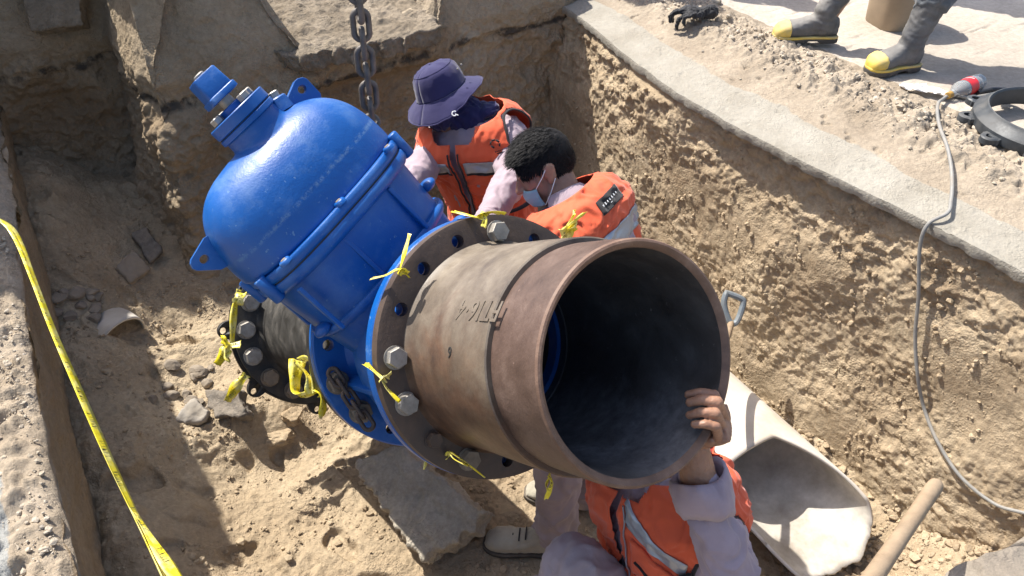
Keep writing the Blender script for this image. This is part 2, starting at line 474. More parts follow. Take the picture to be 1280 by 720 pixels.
# --- back wall: recess at the left, bulging block, straight face
pl = np.array([(-.62, 4.25), (.16, 4.25), (.24, 3.50), (.9, 3.44), (1.6, 3.46), (2.7, 3.50)])
seg = np.concatenate([[0], np.cumsum(np.linalg.norm(np.diff(pl, axis=0), axis=1))])
a4 = np.linspace(0, seg[-1], 620); z4 = np.linspace(0, 1, 300)
bx = np.interp(a4, seg, pl[:, 0]); by = np.interp(a4, seg, pl[:, 1])
for _ in range(6): bx[1:-1] = (bx[:-2] + bx[1:-1] + bx[2:]) / 3; by[1:-1] = (by[:-2] + by[1:-1] + by[2:]) / 3
tx = np.gradient(bx); ty = np.gradient(by); tl = np.hypot(tx, ty); nx, ny = ty / tl, -tx / tl     # pointing to the viewer side
A4, Z4 = np.meshgrid(a4, z4, indexing='ij')
def rise(n): return .62 * sstep(.98, .60, n) + .42 * sstep(1.58, 1.80, n) * sstep(2.52, 2.36, n)
Z4 = -1.5 + Z4 * (1.53 + rise(np.interp(A4, a4, bx)))
p4 = np.stack([A4.ravel(), Z4.ravel(), np.zeros(A4.size)], 1)
d4 = (.11 * fbm(p4, .7, 3, off=11) + .075 * fbm(p4, .22, 5, gain=.58, off=13) + .028 * fbm(p4, .08, 4, mode='ridge', off=15)).reshape(A4.shape)
blk = sstep(1.55, 1.75, A4) * sstep(2.9, 2.6, A4)            # block under the broken slab
d4 = d4 + .0 * blk - .10 * sstep(-.13, -.22, Z4) * sstep(1.9, 2.0, A4) * sstep(3.0, 2.9, A4)
d4 = d4 + .10 * sstep(-.4, -1.3, Z4)
# rounded shoulder towards the left recess
d4 = d4 + (-.10 * sstep(-.30, .0, Z4) * sstep(1.9, 1.6, A4) * sstep(1.3, 1.5, A4))
NX = np.interp(A4, a4, nx); NY = np.interp(A4, a4, ny)
d4 = np.where(Z4 > -.12, d4 * (1 - .6 * sstep(-.12, 0, Z4)) , d4) - .42 * np.clip(Z4, 0, 1)
BN = np.interp(A4, a4, bx) + NX * d4; BU = np.interp(A4, a4, by) + NY * d4
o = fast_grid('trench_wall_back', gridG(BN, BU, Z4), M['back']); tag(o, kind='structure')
# near end of the trench, behind the viewer
zz, nq = np.meshgrid(np.linspace(-1.5, 0, 40), np.linspace(-.8, 2.8, 80), indexing='ij')
pq = np.stack([zz.ravel(), nq.ravel(), np.zeros(zz.size)], 1)
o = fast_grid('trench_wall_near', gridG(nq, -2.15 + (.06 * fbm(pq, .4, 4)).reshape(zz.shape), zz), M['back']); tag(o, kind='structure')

# --- street side on the right: smooth cement strip, dirty strip, crumbly berm, street slab
def bank_h(n, u):
    p = np.stack([n.ravel(), u.ravel(), np.zeros(n.size)], 1)
    f1 = fbm(p, .35, 3, off=3).reshape(n.shape)
    s0 = 2.33 + .012 * f1
    n = n2q(n, u)
    h = -.035 + .035 * sstep(2.33, 2.56, n) + .025 * sstep(2.50, 2.66, n)
    w = .03 * fbm(p, .5, 2, off=19).reshape(n.shape)
    berm = sstep(2.60 + w, 2.70 + w, n) * sstep(3.05 + 2 * w, 2.86 + 2 * w, n)
    cl = fbm(p, .10, 4, mode='billow', off=5).reshape(n.shape)
    h = h + berm * (.022 + .038 * np.clip(cl + .3, 0, 1.4) + .016 * fbm(p, .03, 3, off=6).reshape(n.shape))
    sandy = sstep(2.55, 2.64, n) * sstep(3.25, 2.9, n)
    h = h + sandy * .012 * fbm(p, .05, 3, off=9).reshape(n.shape)
    h = h + (.3 + .7 * sstep(2.46, 2.56, n)) * (.006 * fbm(p, .2, 4, off=2).reshape(n.shape) + .003 * fbm(p, .03, 3, off=12).reshape(n.shape) - .012 * sstep(.34, .46, fbm(p, .08, 3, off=66)).reshape(n.shape))
    return h, 1 - sstep(2.475 + .03 * f1, 2.535 + .05 * f1, n)
nb = np.concatenate([np.linspace(2.325, 3.1, 260), np.linspace(3.1, 6.0, 60)[1:]]); ub = np.concatenate([np.linspace(-2.4, .4, 60)[:-1], np.linspace(.4, 4.6, 760), np.linspace(4.6, 9, 60)[1:]])
nnb, uub = np.meshgrid(nb, ub, indexing='ij'); nnb = q2n(nnb, uub)
hb, cem = bank_h(nnb, uub)
ptsb = gridG(nnb, uub, hb)
isst = nb >= 3.0
k0 = int(np.searchsorted(nb, 3.02))
o = fast_grid('kerb_bank', ptsb[:k0 + 1], M['bank'], {'cement': cem[:k0 + 1]}); tag(o, kind='structure')
o = fast_grid('street', ptsb[k0:], M['street']); tag(o, kind='structure')
# thickness of the cement edge
mb = MB()
ue = np.linspace(-2.4, 4.2, 330)
pe = np.stack([ue, ue * 0, ue * 0], 1)
le = lip(ue)[None]; he, _ = bank_h(le, ue[None]); he = he[0]
dn = .010 * fbm(pe, .05, 3, off=3) - .004
g = np.stack([gridG(le, ue[None], he[None])[0],
              gridG(le - .003 + (dn * .3)[None], ue[None], (he - .012)[None])[0],
              gridG(le + .006 + dn[None], ue[None], (he - .034 + dn)[None])[0],
              gridG(le + .16, ue[None], (he - .045)[None])[0]], 0)
mb.grid(g)
o = mb.build('cement_edge', M['bank']); tag(o, kind='structure')
a_ = o.data.attributes.new('cement', 'FLOAT', 'POINT'); a_.data.foreach_set('value', np.full(len(o.data.vertices), 1., np.float32))

# --- left ledge beside the photographer
nl = np.linspace(-2.2, -.38, 330); ul = np.linspace(-1.5, 4.6, 620)
nnl, uul = np.meshgrid(nl, ul, indexing='ij')
pL = np.stack([nnl.ravel(), uul.ravel(), np.zeros(nnl.size)], 1)
ed = left_edge(uul)
cl = fbm(pL, .09, 4, mode='billow', off=41).reshape(nnl.shape)
lump = sstep(-.72, -.64, nnl) * sstep(-.40, -.46, nnl)
nnl2 = np.minimum(nnl, ed + .012 * fbm(pL, .12, 3, off=8).reshape(nnl.shape))
hL = -.25 + .25 * sstep(-1.1, -1.9, nnl) + .03 * fbm(pL, .5, 3, off=44).reshape(nnl.shape) + .012 * cl + lump * (.02 + .045 * np.clip(cl + .1, 0, 1.3))
hL = hL + 1.15 * sstep(3.05, 3.4, uul) * sstep(-.43, -.62, nnl)  # steep heap out of view, added to keep sun off the trench floor
hL = hL - .03 * sstep(-.44, -.39, nnl) - .03 * np.exp(-((nnl + .62) / .03) ** 2)
cemL = np.exp(-((nnl + .58 + .02 * np.sin(uul * 3)) / .035) ** 2) * sstep(.4, .9, uul) * 1.1
o = fast_grid('ledge', gridG(nnl2, uul, hL), M['ledge'], {'cement': cemL}); tag(o, kind='structure')
# --- ground behind the back wall
nk = np.linspace(-2.2, 3.0, 400); uk = np.concatenate([np.linspace(3.30, 5.3, 420), np.linspace(5.3, 7.5, 40)[1:]])
nnk, uuk = np.meshgrid(nk, uk, indexing='ij')
pk = np.stack([nnk.ravel(), uuk.ravel(), np.zeros(nnk.size)], 1)
edge_u = np.interp(nnk, [-.62, .12, .22, .9, 1.6, 2.7], [4.22, 4.22, 3.44, 3.40, 3.42, 3.46]) + .40 * rise(nnk)
msk = (uuk > edge_u + .03)
clk = fbm(pk, .16, 4, mode='billow', off=51).reshape(nnk.shape)
hk = .02 + .05 * fbm(pk, .6, 3, off=54).reshape(nnk.shape) + .05 * np.clip(clk, -.2, 1) * sstep(1.2, 1.9, nnk) + .02 * clk
hk = hk + .10 * sstep(.5, 1.4, uuk - edge_u) * sstep(1.4, 2.0, nnk) * sstep(2.6, 2.3, nnk)
dk = np.clip(uuk - edge_u, 0, 3)
hk = hk + rise(nnk) + sstep(.95, .62, nnk) * (.55 * np.clip(dk - .02, 0, .75) + .09 * fbm(pk, .30, 4, mode='ridge', off=91).reshape(nnk.shape)) 
hk = hk - .02 * sstep(.12, .02, uuk - edge_u) + .05 * sstep(1.4, .9, nnk) * fbm(pk, .22, 4, mode='ridge', off=58).reshape(nnk.shape)
nq_, uq_ = nnk.copy(), np.maximum(uuk, edge_u)
qm = msk[:-1, :-1] | msk[1:, 1:] | msk[:-1, 1:] | msk[1:, :-1]
M['backtop'] = soil('dusty_rubble', ((.25, .20, .143), (.34, .28, .205), (.43, .36, .27)), 3, .6, pebble=.6)
o = fast_grid('ground_back', gridG(nq_, uq_, hk), M['backtop'], None, qm); tag(o, kind='structure')
# --- open ground out to the horizon, 4 sheets round the trench
def sheet(name, n0, n1_, u0, u1_, z, m):
    mb = MB(); mb.grid(np.array([[G(n, u, z) for u in np.linspace(u0, u1_, 6)] for n in np.linspace(n0, n1_, 6)])); return tag(mb.build(name, m), kind='structure')
sheet('open_ground', 2.9, 80, 7.4, 120, -.06, M['plain_ground'])
sheet('open_ground', 5.9, 80, -80, 7.5, -.03, M['street'])
sheet('open_ground', -80, -2.1, -80, 120, -.06, M['plain_ground'])
sheet('open_ground', -2.2, 2.95, 7.3, 120, -.06, M['plain_ground'])
sheet('open_ground', -2.2, 2.4, -80, -2.1, -.05, M['plain_ground'])
sheet('open_ground', 2.35, 6.0, -80, -2.3, -.05, M['street'])

# --- clods, gravel and stones
M['clod'] = soil('dry_clods', TAN, 5, .5)
M['palerock'] = soil('pale_clods', ((.33, .28, .21), (.43, .37, .29), (.53, .46, .37)), 6, .4)
M['ledgerock'] = soil('grey_lump', ((.20, .17, .14), (.29, .25, .20), (.38, .33, .27)), 4, .7)
M['stone'] = plain('grey_stone', (.26, .22, .175), .9, var=.3, scale=9, bump=.5, bscale=40, dust=.5, dustc=(.34, .26, .17), bd=.006)
def ico(sub=1):
    bm = bmesh.new(); bmesh.ops.create_icosphere(bm, subdivisions=sub, radius=1)
    v = np.array([x.co[:] for x in bm.verts]); f = np.array([[q.index for q in p.verts] for p in bm.faces]); bm.free(); return v, f
ICO = {k: ico(k) for k in (1, 2, 3, 4, 5)}
def scatter(name, pos, size, mat, sub=1, seed=0, squash=.75):
    v, f = ICO[sub]; r = np.random.default_rng(seed); n = len(pos)
    q = r.normal(size=(n, 3, 3)); q, _ = np.linalg.qr(q)
    sc3 = r.uniform(.6, 1.15, size=(n, 1, 3)); jit = 1 + .28 * r.normal(size=(n, len(v), 1)) * .6
    vv = np.einsum('nij,nvj->nvi', q, v[None] * sc3 * jit) * size[:, None, None]
    vv[..., 2] *= squash
    vv = vv + pos[:, None, :]
    ff = (f[None] + (np.arange(n) * len(v))[:, None, None]).reshape(-1, 3)
    me = bpy.data.meshes.new(name); nv = n * len(v)
    me.vertices.add(nv); me.vertices.foreach_set('co', vv.astype(np.float32).ravel())
    me.loops.add(ff.size); me.loops.foreach_set('vertex_index', ff.ravel().astype(np.int32))
    me.polygons.add(len(ff)); me.polygons.foreach_set('loop_start', np.arange(0, ff.size, 3, dtype=np.int32)); me.update(calc_edges=True)
    me.polygons.foreach_set('use_smooth', np.zeros(len(ff), bool)); me.validate()
    return tag(link(name, me, mat), kind='stuff')
def floor_pts(k, n0, n1_, u0, u1_, r, clump=.35, thr=0.0):
    n = r.uniform(n0, n1_, k); u = r.uniform(u0, u1_, k)
    w = fbm(np.stack([n, u, n * 0], 1), clump, 3, off=61) > thr
    n, u = n[w], u[w]
    return np.stack([n, u], 1)
r_ = np.random.default_rng(11)
q = floor_pts(22000, -.5, 2.4, .3, 4.2, r_, thr=-.02)
h = floor_h(q[:, :1], q[:, 1:])[:, 0]
sz = .003 + .009 * r_.random(len(q)) ** 4 + (r_.random(len(q)) > .99) * .014
scatter('loose_gravel', N * q[:, :1] + U * q[:, 1:] + V3(0, 0, 1) * (h + sz * .3)[:, None], sz, M['clod'], 1, 3)
q = floor_pts(5200, 1.6, 2.38, .2, 3.4, r_, thr=-.1)
q[:, 0] = 2.12 + .25 * r_.normal(size=len(q)) * .6
h = floor_h(q[:, :1], q[:, 1:])[:, 0]
sz = .005 + .018 * r_.random(len(q)) ** 3
scatter('fallen_clods', N * q[:, :1] + U * q[:, 1:] + V3(0, 0, 1) * (h + sz * .3)[:, None], sz, M['clod'], 1, 4)
q = floor_pts(7000, 2.60, 3.25, .3, 4.6, r_, thr=-.1); q[:, 0] = 2.80 + .09 * r_.normal(size=len(q)); q = q[(q[:, 0] > 2.36) & (r_.random(len(q)) < .5)]
h = bank_h(q[:, :1], q[:, 1:])[0][:, 0]
sz = .003 + .012 * r_.random(len(q)) ** 5
scatter('berm_crumbs', N * q[:, :1] + U * q[:, 1:] + V3(0, 0, 1) * (h + sz * .3)[:, None], sz, M['palerock'], 1, 5)
q = floor_pts(3500, -.74, -.43, .3, 3, r_, thr=-.2)
sz = .002 + .009 * r_.random(len(q)) ** 4
scatter('ledge_crumbs', N * q[:, :1] + U * q[:, 1:] + V3(0, 0, 1) * (-.225 + 0 * sz)[:, None], sz, M['palerock'], 1, 6)
# clods clinging to the right wall
uu_ = r_.uniform(.3, 3.4, 3600); zz_ = -1.25 + 1.15 * r_.random(3600)
w = fbm(np.stack([uu_, zz_, uu_ * 0], 1), .22, 3, off=71) > .03
uu_, zz_ = uu_[w], zz_[w]; nn_ = right_n(uu_[:, None], zz_[:, None])[:, 0]
sz = .003 + .012 * r_.random(len(uu_)) ** 4
scatter('wall_clods', N * (nn_ - sz * .1)[:, None] + U * uu_[:, None] + V3(0, 0, 1) * zz_[:, None], sz, M['clod'], 1, 8, 1)

def rock(name, c, size, seed, mat, axes=(1, 1, .7), rot=0, facets=6, sub=3, rough=.12, label=None, cat=None, group=None):
    """a rounded or broken stone: a ball cut by random planes"""
    v, f = ICO[sub]; r = np.random.default_rng(seed); v = v * 1.0
    for _ in range(facets):
        d = nrm(r.normal(size=3)); k = r.uniform(.55, .85); s = v @ d; v = v - np.outer(np.clip(s - k, 0, None), d)
    v = v * (1 + rough * fbm(v, .8, 3, off=seed * 3.1))[:, None] * np.array(axes) * size
    cr, sr = math.cos(rot), math.sin(rot); v = v @ np.array([[cr, sr, 0], [-sr, cr, 0], [0, 0, 1]])
    me = bpy.data.meshes.new(name); me.from_pydata(v.tolist(), [], f.tolist()); me.polygons.foreach_set('use_smooth', [facets < 4] * len(f)); me.update()
    o = link(name, me, mat); o.location = Vector(c); return tag(o, label, cat, group)
rr = random.Random(5)
def cobbles(group, label, cx, cy, sx, sy, k, smin, smax, seed):
    rr.seed(seed)
    for i in range(k):
        px, py = cx + rr.uniform(-sx, sx), cy + rr.uniform(-sy, sy); s = rr.uniform(smin, smax)
        p = onfloor(px, py); p[2] += s * .12
        rock('cobble', p, s, seed * 40 + i, M['stone'], (1, rr.uniform(.65, 1), rr.uniform(.5, .85)), rr.uniform(0, 3), 7, rough=.22, label=label, cat='stone', group=group)
cobbles('cobbles lying below the far flange', 'small round brown cobble in the loose heap below the black flange', 232, 482, 42, 26, 13, .020, .042, 3)
cobbles('cobbles by the left trench wall', 'round grey cobble in the shaded pile beside the left trench wall', 96, 385, 26, 22, 12, .025, .045, 4)
def slab(name, corners, thick, label, cat, mat, seed=1, jag=.02, tilt=None, z=None):
    """broken slab: world outline (top face) with jagged edge and real thickness"""
    pts = []; r = np.random.default_rng(seed); cs = [np.asarray(c, float) for c in corners]
    for i in range(len(cs)):
        a, b = cs[i], cs[(i + 1) % len(cs)]
        k = max(2, int(np.linalg.norm(b - a) / .03))
        for j in range(k): pts.append(a + (b - a) * j / k + r.normal(size=3) * jag * .5 * V3(1, 1, .3))
    pts = np.array(pts); nr = nrm(np.cross(cs[1] - cs[0], cs[2] - cs[1]))
    if nr[2] < 0: nr = -nr
    mb = MB(); c = pts.mean(0); mb.loft([pts, pts + (c - pts) * .03 - nr * thick])
    def w(co, no):
        return .020 * fbm(co, .16, 3, off=seed) + (.022 * fbm(co, .09, 4, mode='ridge', off=seed + 5) if seed in (21, 3) else 0) + .006 * fbm(co, .05, 3, mode='ridge', off=seed + 9) + .006 * fbm(co, .03, 3, mode='billow', off=seed + 3) * (1.2 - np.abs(no @ nr))
    me = blob(mb, .008 if thick > .045 else .005, 1, name, w)
    o = link(name, me, mat); return tag(o, label, cat)
M['slabtop'] = plain('dusty_concrete', (.33, .30, .26), .92, var=.2, scale=12, bump=.5, bscale=60, dust=.5, dustc=(.40, .33, .24), bd=.006)
M['asph'] = plain('old_asphalt', (.12, .11, .10), .95, var=.5, scale=40, bump=.8, bscale=120, dust=.95, dustc=(.30, .25, .19), bd=.008)
M['crust'] = soil('dusty_crust', ((.17, .138, .10), (.26, .215, .16), (.37, .31, .24)), 5, 1.0, pebble=.8)
zf = FL + .09
M['crust2'] = soil('dusty_concrete_rubble', ((.33, .29, .23), (.43, .385, .31), (.52, .47, .39)), 5, .7)
def fp(px, py, z): return at(px, py, z)
slab('broken_slab', [fp(438, 578, -1.10), fp(500, 555, -1.02), fp(606, 640, -1.06), fp(590, 664, -1.12), fp(525, 700, -1.16)], .15, 'big grey broken concrete slab lying under the front flange', 'slab', M['crust2'], 3)
slab('broken_slab', [fp(213, 527, -1.12), fp(240, 497, -1.07), fp(262, 512, -1.09), fp(247, 530, -1.13)], .05, 'flat pale stone chip at the lit edge of the cobbles', 'stone', M['slabtop'], 4, .01)
slab('asphalt_chunk', [fp(252, 489, -1.1), fp(300, 487, -1.03), fp(306, 520, -1.07), fp(268, 520, -1.12)], .07, 'dark asphalt chunk leaning under the black flange', 'asphalt chunk', M['asph'], 6, .012)
q = [onfloor(163, 289, .06), onfloor(183, 284, .08), onfloor(205, 312, .06), onfloor(188, 328, .04)]
slab('asphalt_chunk', q, .05, 'dark tilted asphalt chunk on the shaded dirt heap', 'asphalt chunk', M['asph'], 7, .008)
q = [onfloor(148, 333, .03), onfloor(165, 310, .04), onfloor(188, 335, .03), onfloor(162, 352, .02)]
slab('flat_stone', q, .04, 'flat brown stone half buried below the asphalt chunk', 'stone', M['stone'], 8, .008)
p = onfloor(367, 524); p[2] += .02
rock('sand_clod', p, .050, 77, M['clod'], (1.2, .9, .6), .4, 6, 5, .45, label='rounded sand clod on the lit floor beside the valve', cat='clod')
p = onfloor(350, 545)
rock('sand_clod', p, .06, 78, M['clod'], (1.6, .8, .5), .2, 8, 5, .5, label='long sand lump casting a shadow beside the blue flange', cat='clod')
# broken road crust over the back wall
def gp(n, u, z): return G(n, u, z)
slab('road_crust', [gp(.84, 3.38, .05), gp(1.35, 3.35, .05), gp(1.60, 3.38, .04), gp(1.66, 3.75, .07), gp(1.5, 4.2, .12), gp(.98, 4.2, .12), gp(.80, 3.8, .07)], .085, 'broken crust of dusty asphalt overhanging the back wall', 'asphalt slab', M['crust'], 21, .03)
slab('road_crust', [P(305, 58, 3.86), P(350, 62, 3.80), P(350, 96, 3.66), P(338, 112, 3.60), P(305, 75, 3.70)], .05, 'smooth grey slab piece stuck in the wall behind the valve', 'slab piece', M['slabtop'], 22, .006)
slab('road_crust', [gp(-.12, 4.16, .10), gp(.10, 4.10, .10), gp(.16, 4.22, .36), gp(-.1, 4.28, .38)], .12, 'rounded slab end hanging over the recess at upper left', 'slab piece', M['crust'], 23, .006)
# small pale stones on the street edge
for px, py, s, lb in ((893, 6, .035, 'small tan stone with dark top behind the black glove'), (928, 31, .030, 'round pale pebble right of the black glove')):
    p = at(px, py, .02); rock('pebble', p + V3(0, 0, s * .5), s, int(px), M['palerock'], (1, 1, .7), 0, 2, label=lb, cat='pebble')
p = at(1128, 258, -.08)
# grey boulder at the lower right corner
p = P(1292, 748, 1.60)
rock('grey_boulder', p, .16, 91, M['ledgerock'], (1.25, 1.0, .55), .6, 7, 4, .25, 'large rough grey lump in the lower right corner', 'boulder')
# ------------------------------------------------------------------ gate valve with its two pipes
AL, EL = R(30.9), R(-.3)
Ac = V3(-math.sin(AL) * math.cos(EL), math.sin(EL), math.cos(AL) * math.cos(EL))
C0 = c2w(.25, -.144, 1.49)
Aw = cdir(Ac)                                    # along the pipe, away from the viewer
Dc = V3(-.59, .727, -.354); Dc = nrm(Dc - Ac * np.dot(Dc, Ac)); Dw = cdir(Dc)     # stem direction
Xw = np.cross(Aw, Dw)
ROLL = R(5)
Dw, Xw = Dw * math.cos(ROLL) - Xw * math.sin(ROLL), Xw * math.cos(ROLL) + Dw * math.sin(ROLL)
VALVE = empty('gate_valve', C0, 'big blue gate valve bolted between a rusty pipe and a black pipe', 'gate valve', None, (Xw, Aw, Dw))
def vl(x, y, z): return C0 + Xw * x + Aw * y + Dw * z          # local -> world
def vlv(x, y, z): return Xw * x + Aw * y + Dw * z

def blue_paint():
    m, nt, b = nodes_of('blue_epoxy'); v = objvec(nt)
    base = ramp_n(nt, noise_n(nt, v, 3.5, 4, .5), [(.3, (.0008, .066, .27)), (.7, (.0014, .098, .38))])
    # dry dust film, scuffs
    w = nt.nodes.new('ShaderNodeTexNoise'); w.inputs['Scale'].default_value = 7; w.inputs['Detail'].default_value = 9; w.inputs['Roughness'].default_value = .72; nt.links.new(v, w.inputs['Vector'])
    d = ramp_n(nt, w.outputs['Fac'], [(.50, (0, 0, 0)), (.68, (.6,) * 3)])
    mp = nt.nodes.new('ShaderNodeMapping'); mp.inputs['Rotation'].default_value = (.2, .5, .35); mp.inputs['Scale'].default_value = (3, 3, 60); nt.links.new(v, mp.inputs['Vector'])
    sc1 = ramp_n(nt, noise_n(nt, mp.outputs[0], 1.2, 5, .7), [(.66, (0, 0, 0)), (.73, (.45,) * 3)])
    mp2 = nt.nodes.new('ShaderNodeMapping'); mp2.inputs['Rotation'].default_value = (.9, -.3, 1.2); mp2.inputs['Scale'].default_value = (2, 90, 4); nt.links.new(v, mp2.inputs['Vector'])
    sc2 = ramp_n(nt, noise_n(nt, mp2.outputs[0], 1.0, 4, .7), [(.68, (0, 0, 0)), (.74, (.4,) * 3)])
    chips = ramp_n(nt, noise_n(nt, v, 46, 3, .7), [(.66, (0, 0, 0)), (.70, (.9,) * 3)])
    chips = mix_n(nt, ramp_n(nt, noise_n(nt, v, 2.2, 2, .5), [(.5, (0, 0, 0)), (.66, (1, 1, 1))]), (0, 0, 0), chips)
    sx = nt.nodes.new('ShaderNodeSeparateXYZ'); nt.links.new(v, sx.inputs[0])
    # rubbed line left by the lifting sling across the bonnet
    wob = math_n(nt, 'MULTIPLY', math_n(nt, 'SUBTRACT', noise_n(nt, v, 4, 2, .5), .5), .01)
    dz = math_n(nt, 'ABSOLUTE', math_n(nt, 'SUBTRACT', math_n(nt, 'ADD', sx.outputs[2], wob), .575))
    ln = ramp_n(nt, dz, [(.002, (1, 1, 1)), (.007, (0, 0, 0))])
    ln = math_n(nt, 'MULTIPLY', ln, ramp_n(nt, noise_n(nt, v, 60, 4, .8), [(.45, (0, 0, 0)), (.56, (.6,) * 3)]))
    tot = math_n(nt, 'ADD', math_n(nt, 'ADD', math_n(nt, 'MULTIPLY', d, .5), math_n(nt, 'MULTIPLY', sc1, .9)), math_n(nt, 'ADD', math_n(nt, 'MULTIPLY', sc2, .9), math_n(nt, 'ADD', chips, ln)))
    cc = mix_n(nt, math_n(nt, 'MINIMUM', tot, .8), base, (.13, .24, .40))
    nt.links.new(cc, b.inputs['Base Color'])
    nt.links.new(ramp_n(nt, tot, [(0, (.40,) * 3), (.6, (.8,) * 3)]), b.inputs['Roughness'])
    b.inputs['Specular IOR Level'].default_value = .5
    b.inputs['Coat Weight'].default_value = .06; b.inputs['Coat Roughness'].default_value = .22
    p = bump_n(nt, b, noise_n(nt, v, 9, 4, .5), .22, .02)
    bump_n(nt, b, noise_n(nt, v, 190, 3, .6), .28, .002, p)
    return m
M['blue'] = blue_paint()
def pipe_metal():
    """tan bituminous coating rubbed down to brown iron"""
    m, nt, b = nodes_of('worn_pipe_coating'); v = objvec(nt)
    mp = nt.nodes.new('ShaderNodeMapping'); mp.inputs['Scale'].default_value = (1, 1, 1); nt.links.new(v, mp.inputs['Vector'])
    n1_ = noise_n(nt, mp.outputs[0], 4.5, 8, .66, .4)
    tan = ramp_n(nt, noise_n(nt, v, 9, 7, .65), [(.30, (.07, .052, .04)), (.48, (.145, .115, .085)), (.62, (.20, .165, .125)), (.75, (.29, .245, .19))])
    brown = ramp_n(nt, noise_n(nt, v, 12, 7, .7), [(.3, (.045, .025, .017)), (.55, (.105, .056, .033)), (.8, (.20, .112, .066))])
    s = nt.nodes.new('ShaderNodeSeparateXYZ'); nt.links.new(v, s.inputs[0])
    # wear: iron shows on the flank that dragged on the ground (local x side, low z)
    e2_ = cdir((-.25, 1, 0)); gx, gz = float(np.dot(e2_, Xw)), float(np.dot(e2_, Dw))
    g = math_n(nt, 'ADD', math_n(nt, 'MULTIPLY', s.outputs[2], -2.0 * gz), math_n(nt, 'MULTIPLY', s.outputs[0], -2.0 * gx))
    k = math_n(nt, 'ADD', math_n(nt, 'MULTIPLY', math_n(nt, 'SUBTRACT', n1_, .5), 1.6), g)
    k = ramp_n(nt, math_n(nt, 'ADD', k, .5), [(.26, (0, 0, 0)), (.62, (1, 1, 1))])
    cc = mix_n(nt, k, tan, brown)
    st = nt.nodes.new('ShaderNodeMapping'); st.inputs['Scale'].default_value = (60, 3, 60); nt.links.new(v, st.inputs['Vector'])
    run = ramp_n(nt, noise_n(nt, st.outputs[0], 1, 4, .6), [(.5, (0, 0, 0)), (.75, (.5,) * 3)])
    cc = mix_n(nt, math_n(nt, 'MULTIPLY', run, .5), cc, (.12, .085, .06))
    drk = ramp_n(nt, noise_n(nt, v, 30, 5, .8), [(.62, (0, 0, 0)), (.70, (.7,) * 3)])
    cc = mix_n(nt, math_n(nt, 'MULTIPLY', drk, .5), cc, (.08, .055, .04))
    nt.links.new(cc, b.inputs['Base Color'])
    nt.links.new(ramp_n(nt, n1_, [(.3, (.36,) * 3), (.7, (.62,) * 3)]), b.inputs['Roughness'])
    b.inputs['Specular IOR Level'].default_value = .6
    p = bump_n(nt, b, noise_n(nt, v, 14, 5, .6), .22, .008)
    bump_n(nt, b, noise_n(nt, v, 110, 5, .7), .3, .002, p)
    return m
M['pipe'] = pipe_metal()
def rusty(name, c1, c2, c3, rough=(.45, .75), sc_=8, bump=.35):
    m, nt, b = nodes_of(name); v = objvec(nt)
    f = noise_n(nt, v, sc_, 9, .68, .3)
    cc = ramp_n(nt, f, [(.3, c1), (.52, c2), (.74, c3)])
    fl = ramp_n(nt, noise_n(nt, v, sc_ * 9, 4, .7), [(.66, (0, 0, 0)), (.72, (1, 1, 1))])
    cc = mix_n(nt, math_n(nt, 'MULTIPLY', fl, .4), cc, tuple(min(1, x * 2.2) for x in c3))
    nt.links.new(cc, b.inputs['Base Color'])
    nt.links.new(ramp_n(nt, f, [(.3, (rough[0],) * 3), (.7, (rough[1],) * 3)]), b.inputs['Roughness'])
    p = bump_n(nt, b, noise_n(nt, v, 20, 6, .65), bump, .006)
    bump_n(nt, b, noise_n(nt, v, 140, 4, .7), bump, .002, p)
    return m
M['collar'] = rusty('red_brown_iron', (.050, .029, .022), (.098, .060, .045), (.17, .115, .090), (.42, .7))
M['rim'] = rusty('bare_cut_iron', (.10, .055, .035), (.17, .10, .068), (.27, .18, .13), (.45, .8), 14)
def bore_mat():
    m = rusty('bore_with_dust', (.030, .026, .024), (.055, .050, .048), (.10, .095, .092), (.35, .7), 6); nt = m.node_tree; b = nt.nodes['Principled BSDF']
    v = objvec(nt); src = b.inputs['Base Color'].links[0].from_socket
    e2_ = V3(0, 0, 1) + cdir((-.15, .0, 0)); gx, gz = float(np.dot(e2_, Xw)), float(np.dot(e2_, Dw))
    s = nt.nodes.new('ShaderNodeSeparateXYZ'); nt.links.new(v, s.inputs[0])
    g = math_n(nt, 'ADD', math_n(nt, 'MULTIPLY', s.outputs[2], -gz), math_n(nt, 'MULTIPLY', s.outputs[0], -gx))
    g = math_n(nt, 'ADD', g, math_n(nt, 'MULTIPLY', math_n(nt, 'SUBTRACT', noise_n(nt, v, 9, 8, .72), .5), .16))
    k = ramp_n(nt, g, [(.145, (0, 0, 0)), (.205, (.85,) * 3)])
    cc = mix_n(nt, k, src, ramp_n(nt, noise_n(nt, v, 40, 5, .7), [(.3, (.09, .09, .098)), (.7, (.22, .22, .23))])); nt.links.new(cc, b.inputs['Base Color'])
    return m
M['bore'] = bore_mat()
M['iron_dark'] = rusty('dark_rusty_iron', (.040, .028, .022), (.075, .050, .036), (.13, .085, .058), (.45, .75), 7)
M['black'] = rusty('black_coating', (.010, .010, .010), (.022, .021, .020), (.07, .062, .052), (.35, .7), 16)
M['blackpipe'] = rusty('dusty_black_pipe', (.015, .014, .013), (.045, .042, .037), (.13, .115, .095), (.5, .9), 13)
M['zinc'] = plain('galvanised_bolt', (.34, .32, .29), .48, .6, .3, 40, .2, 200, .35, (.36, .31, .24))
M['muddy'] = plain('muddy_bolt', (.20, .165, .125), .8, .2, .3, 40, .4, 120, .5, (.33, .26, .18))
M['chain'] = rusty('chain_steel', (.06, .052, .045), (.12, .10, .085), (.20, .16, .125), (.4, .7), 25, .3)

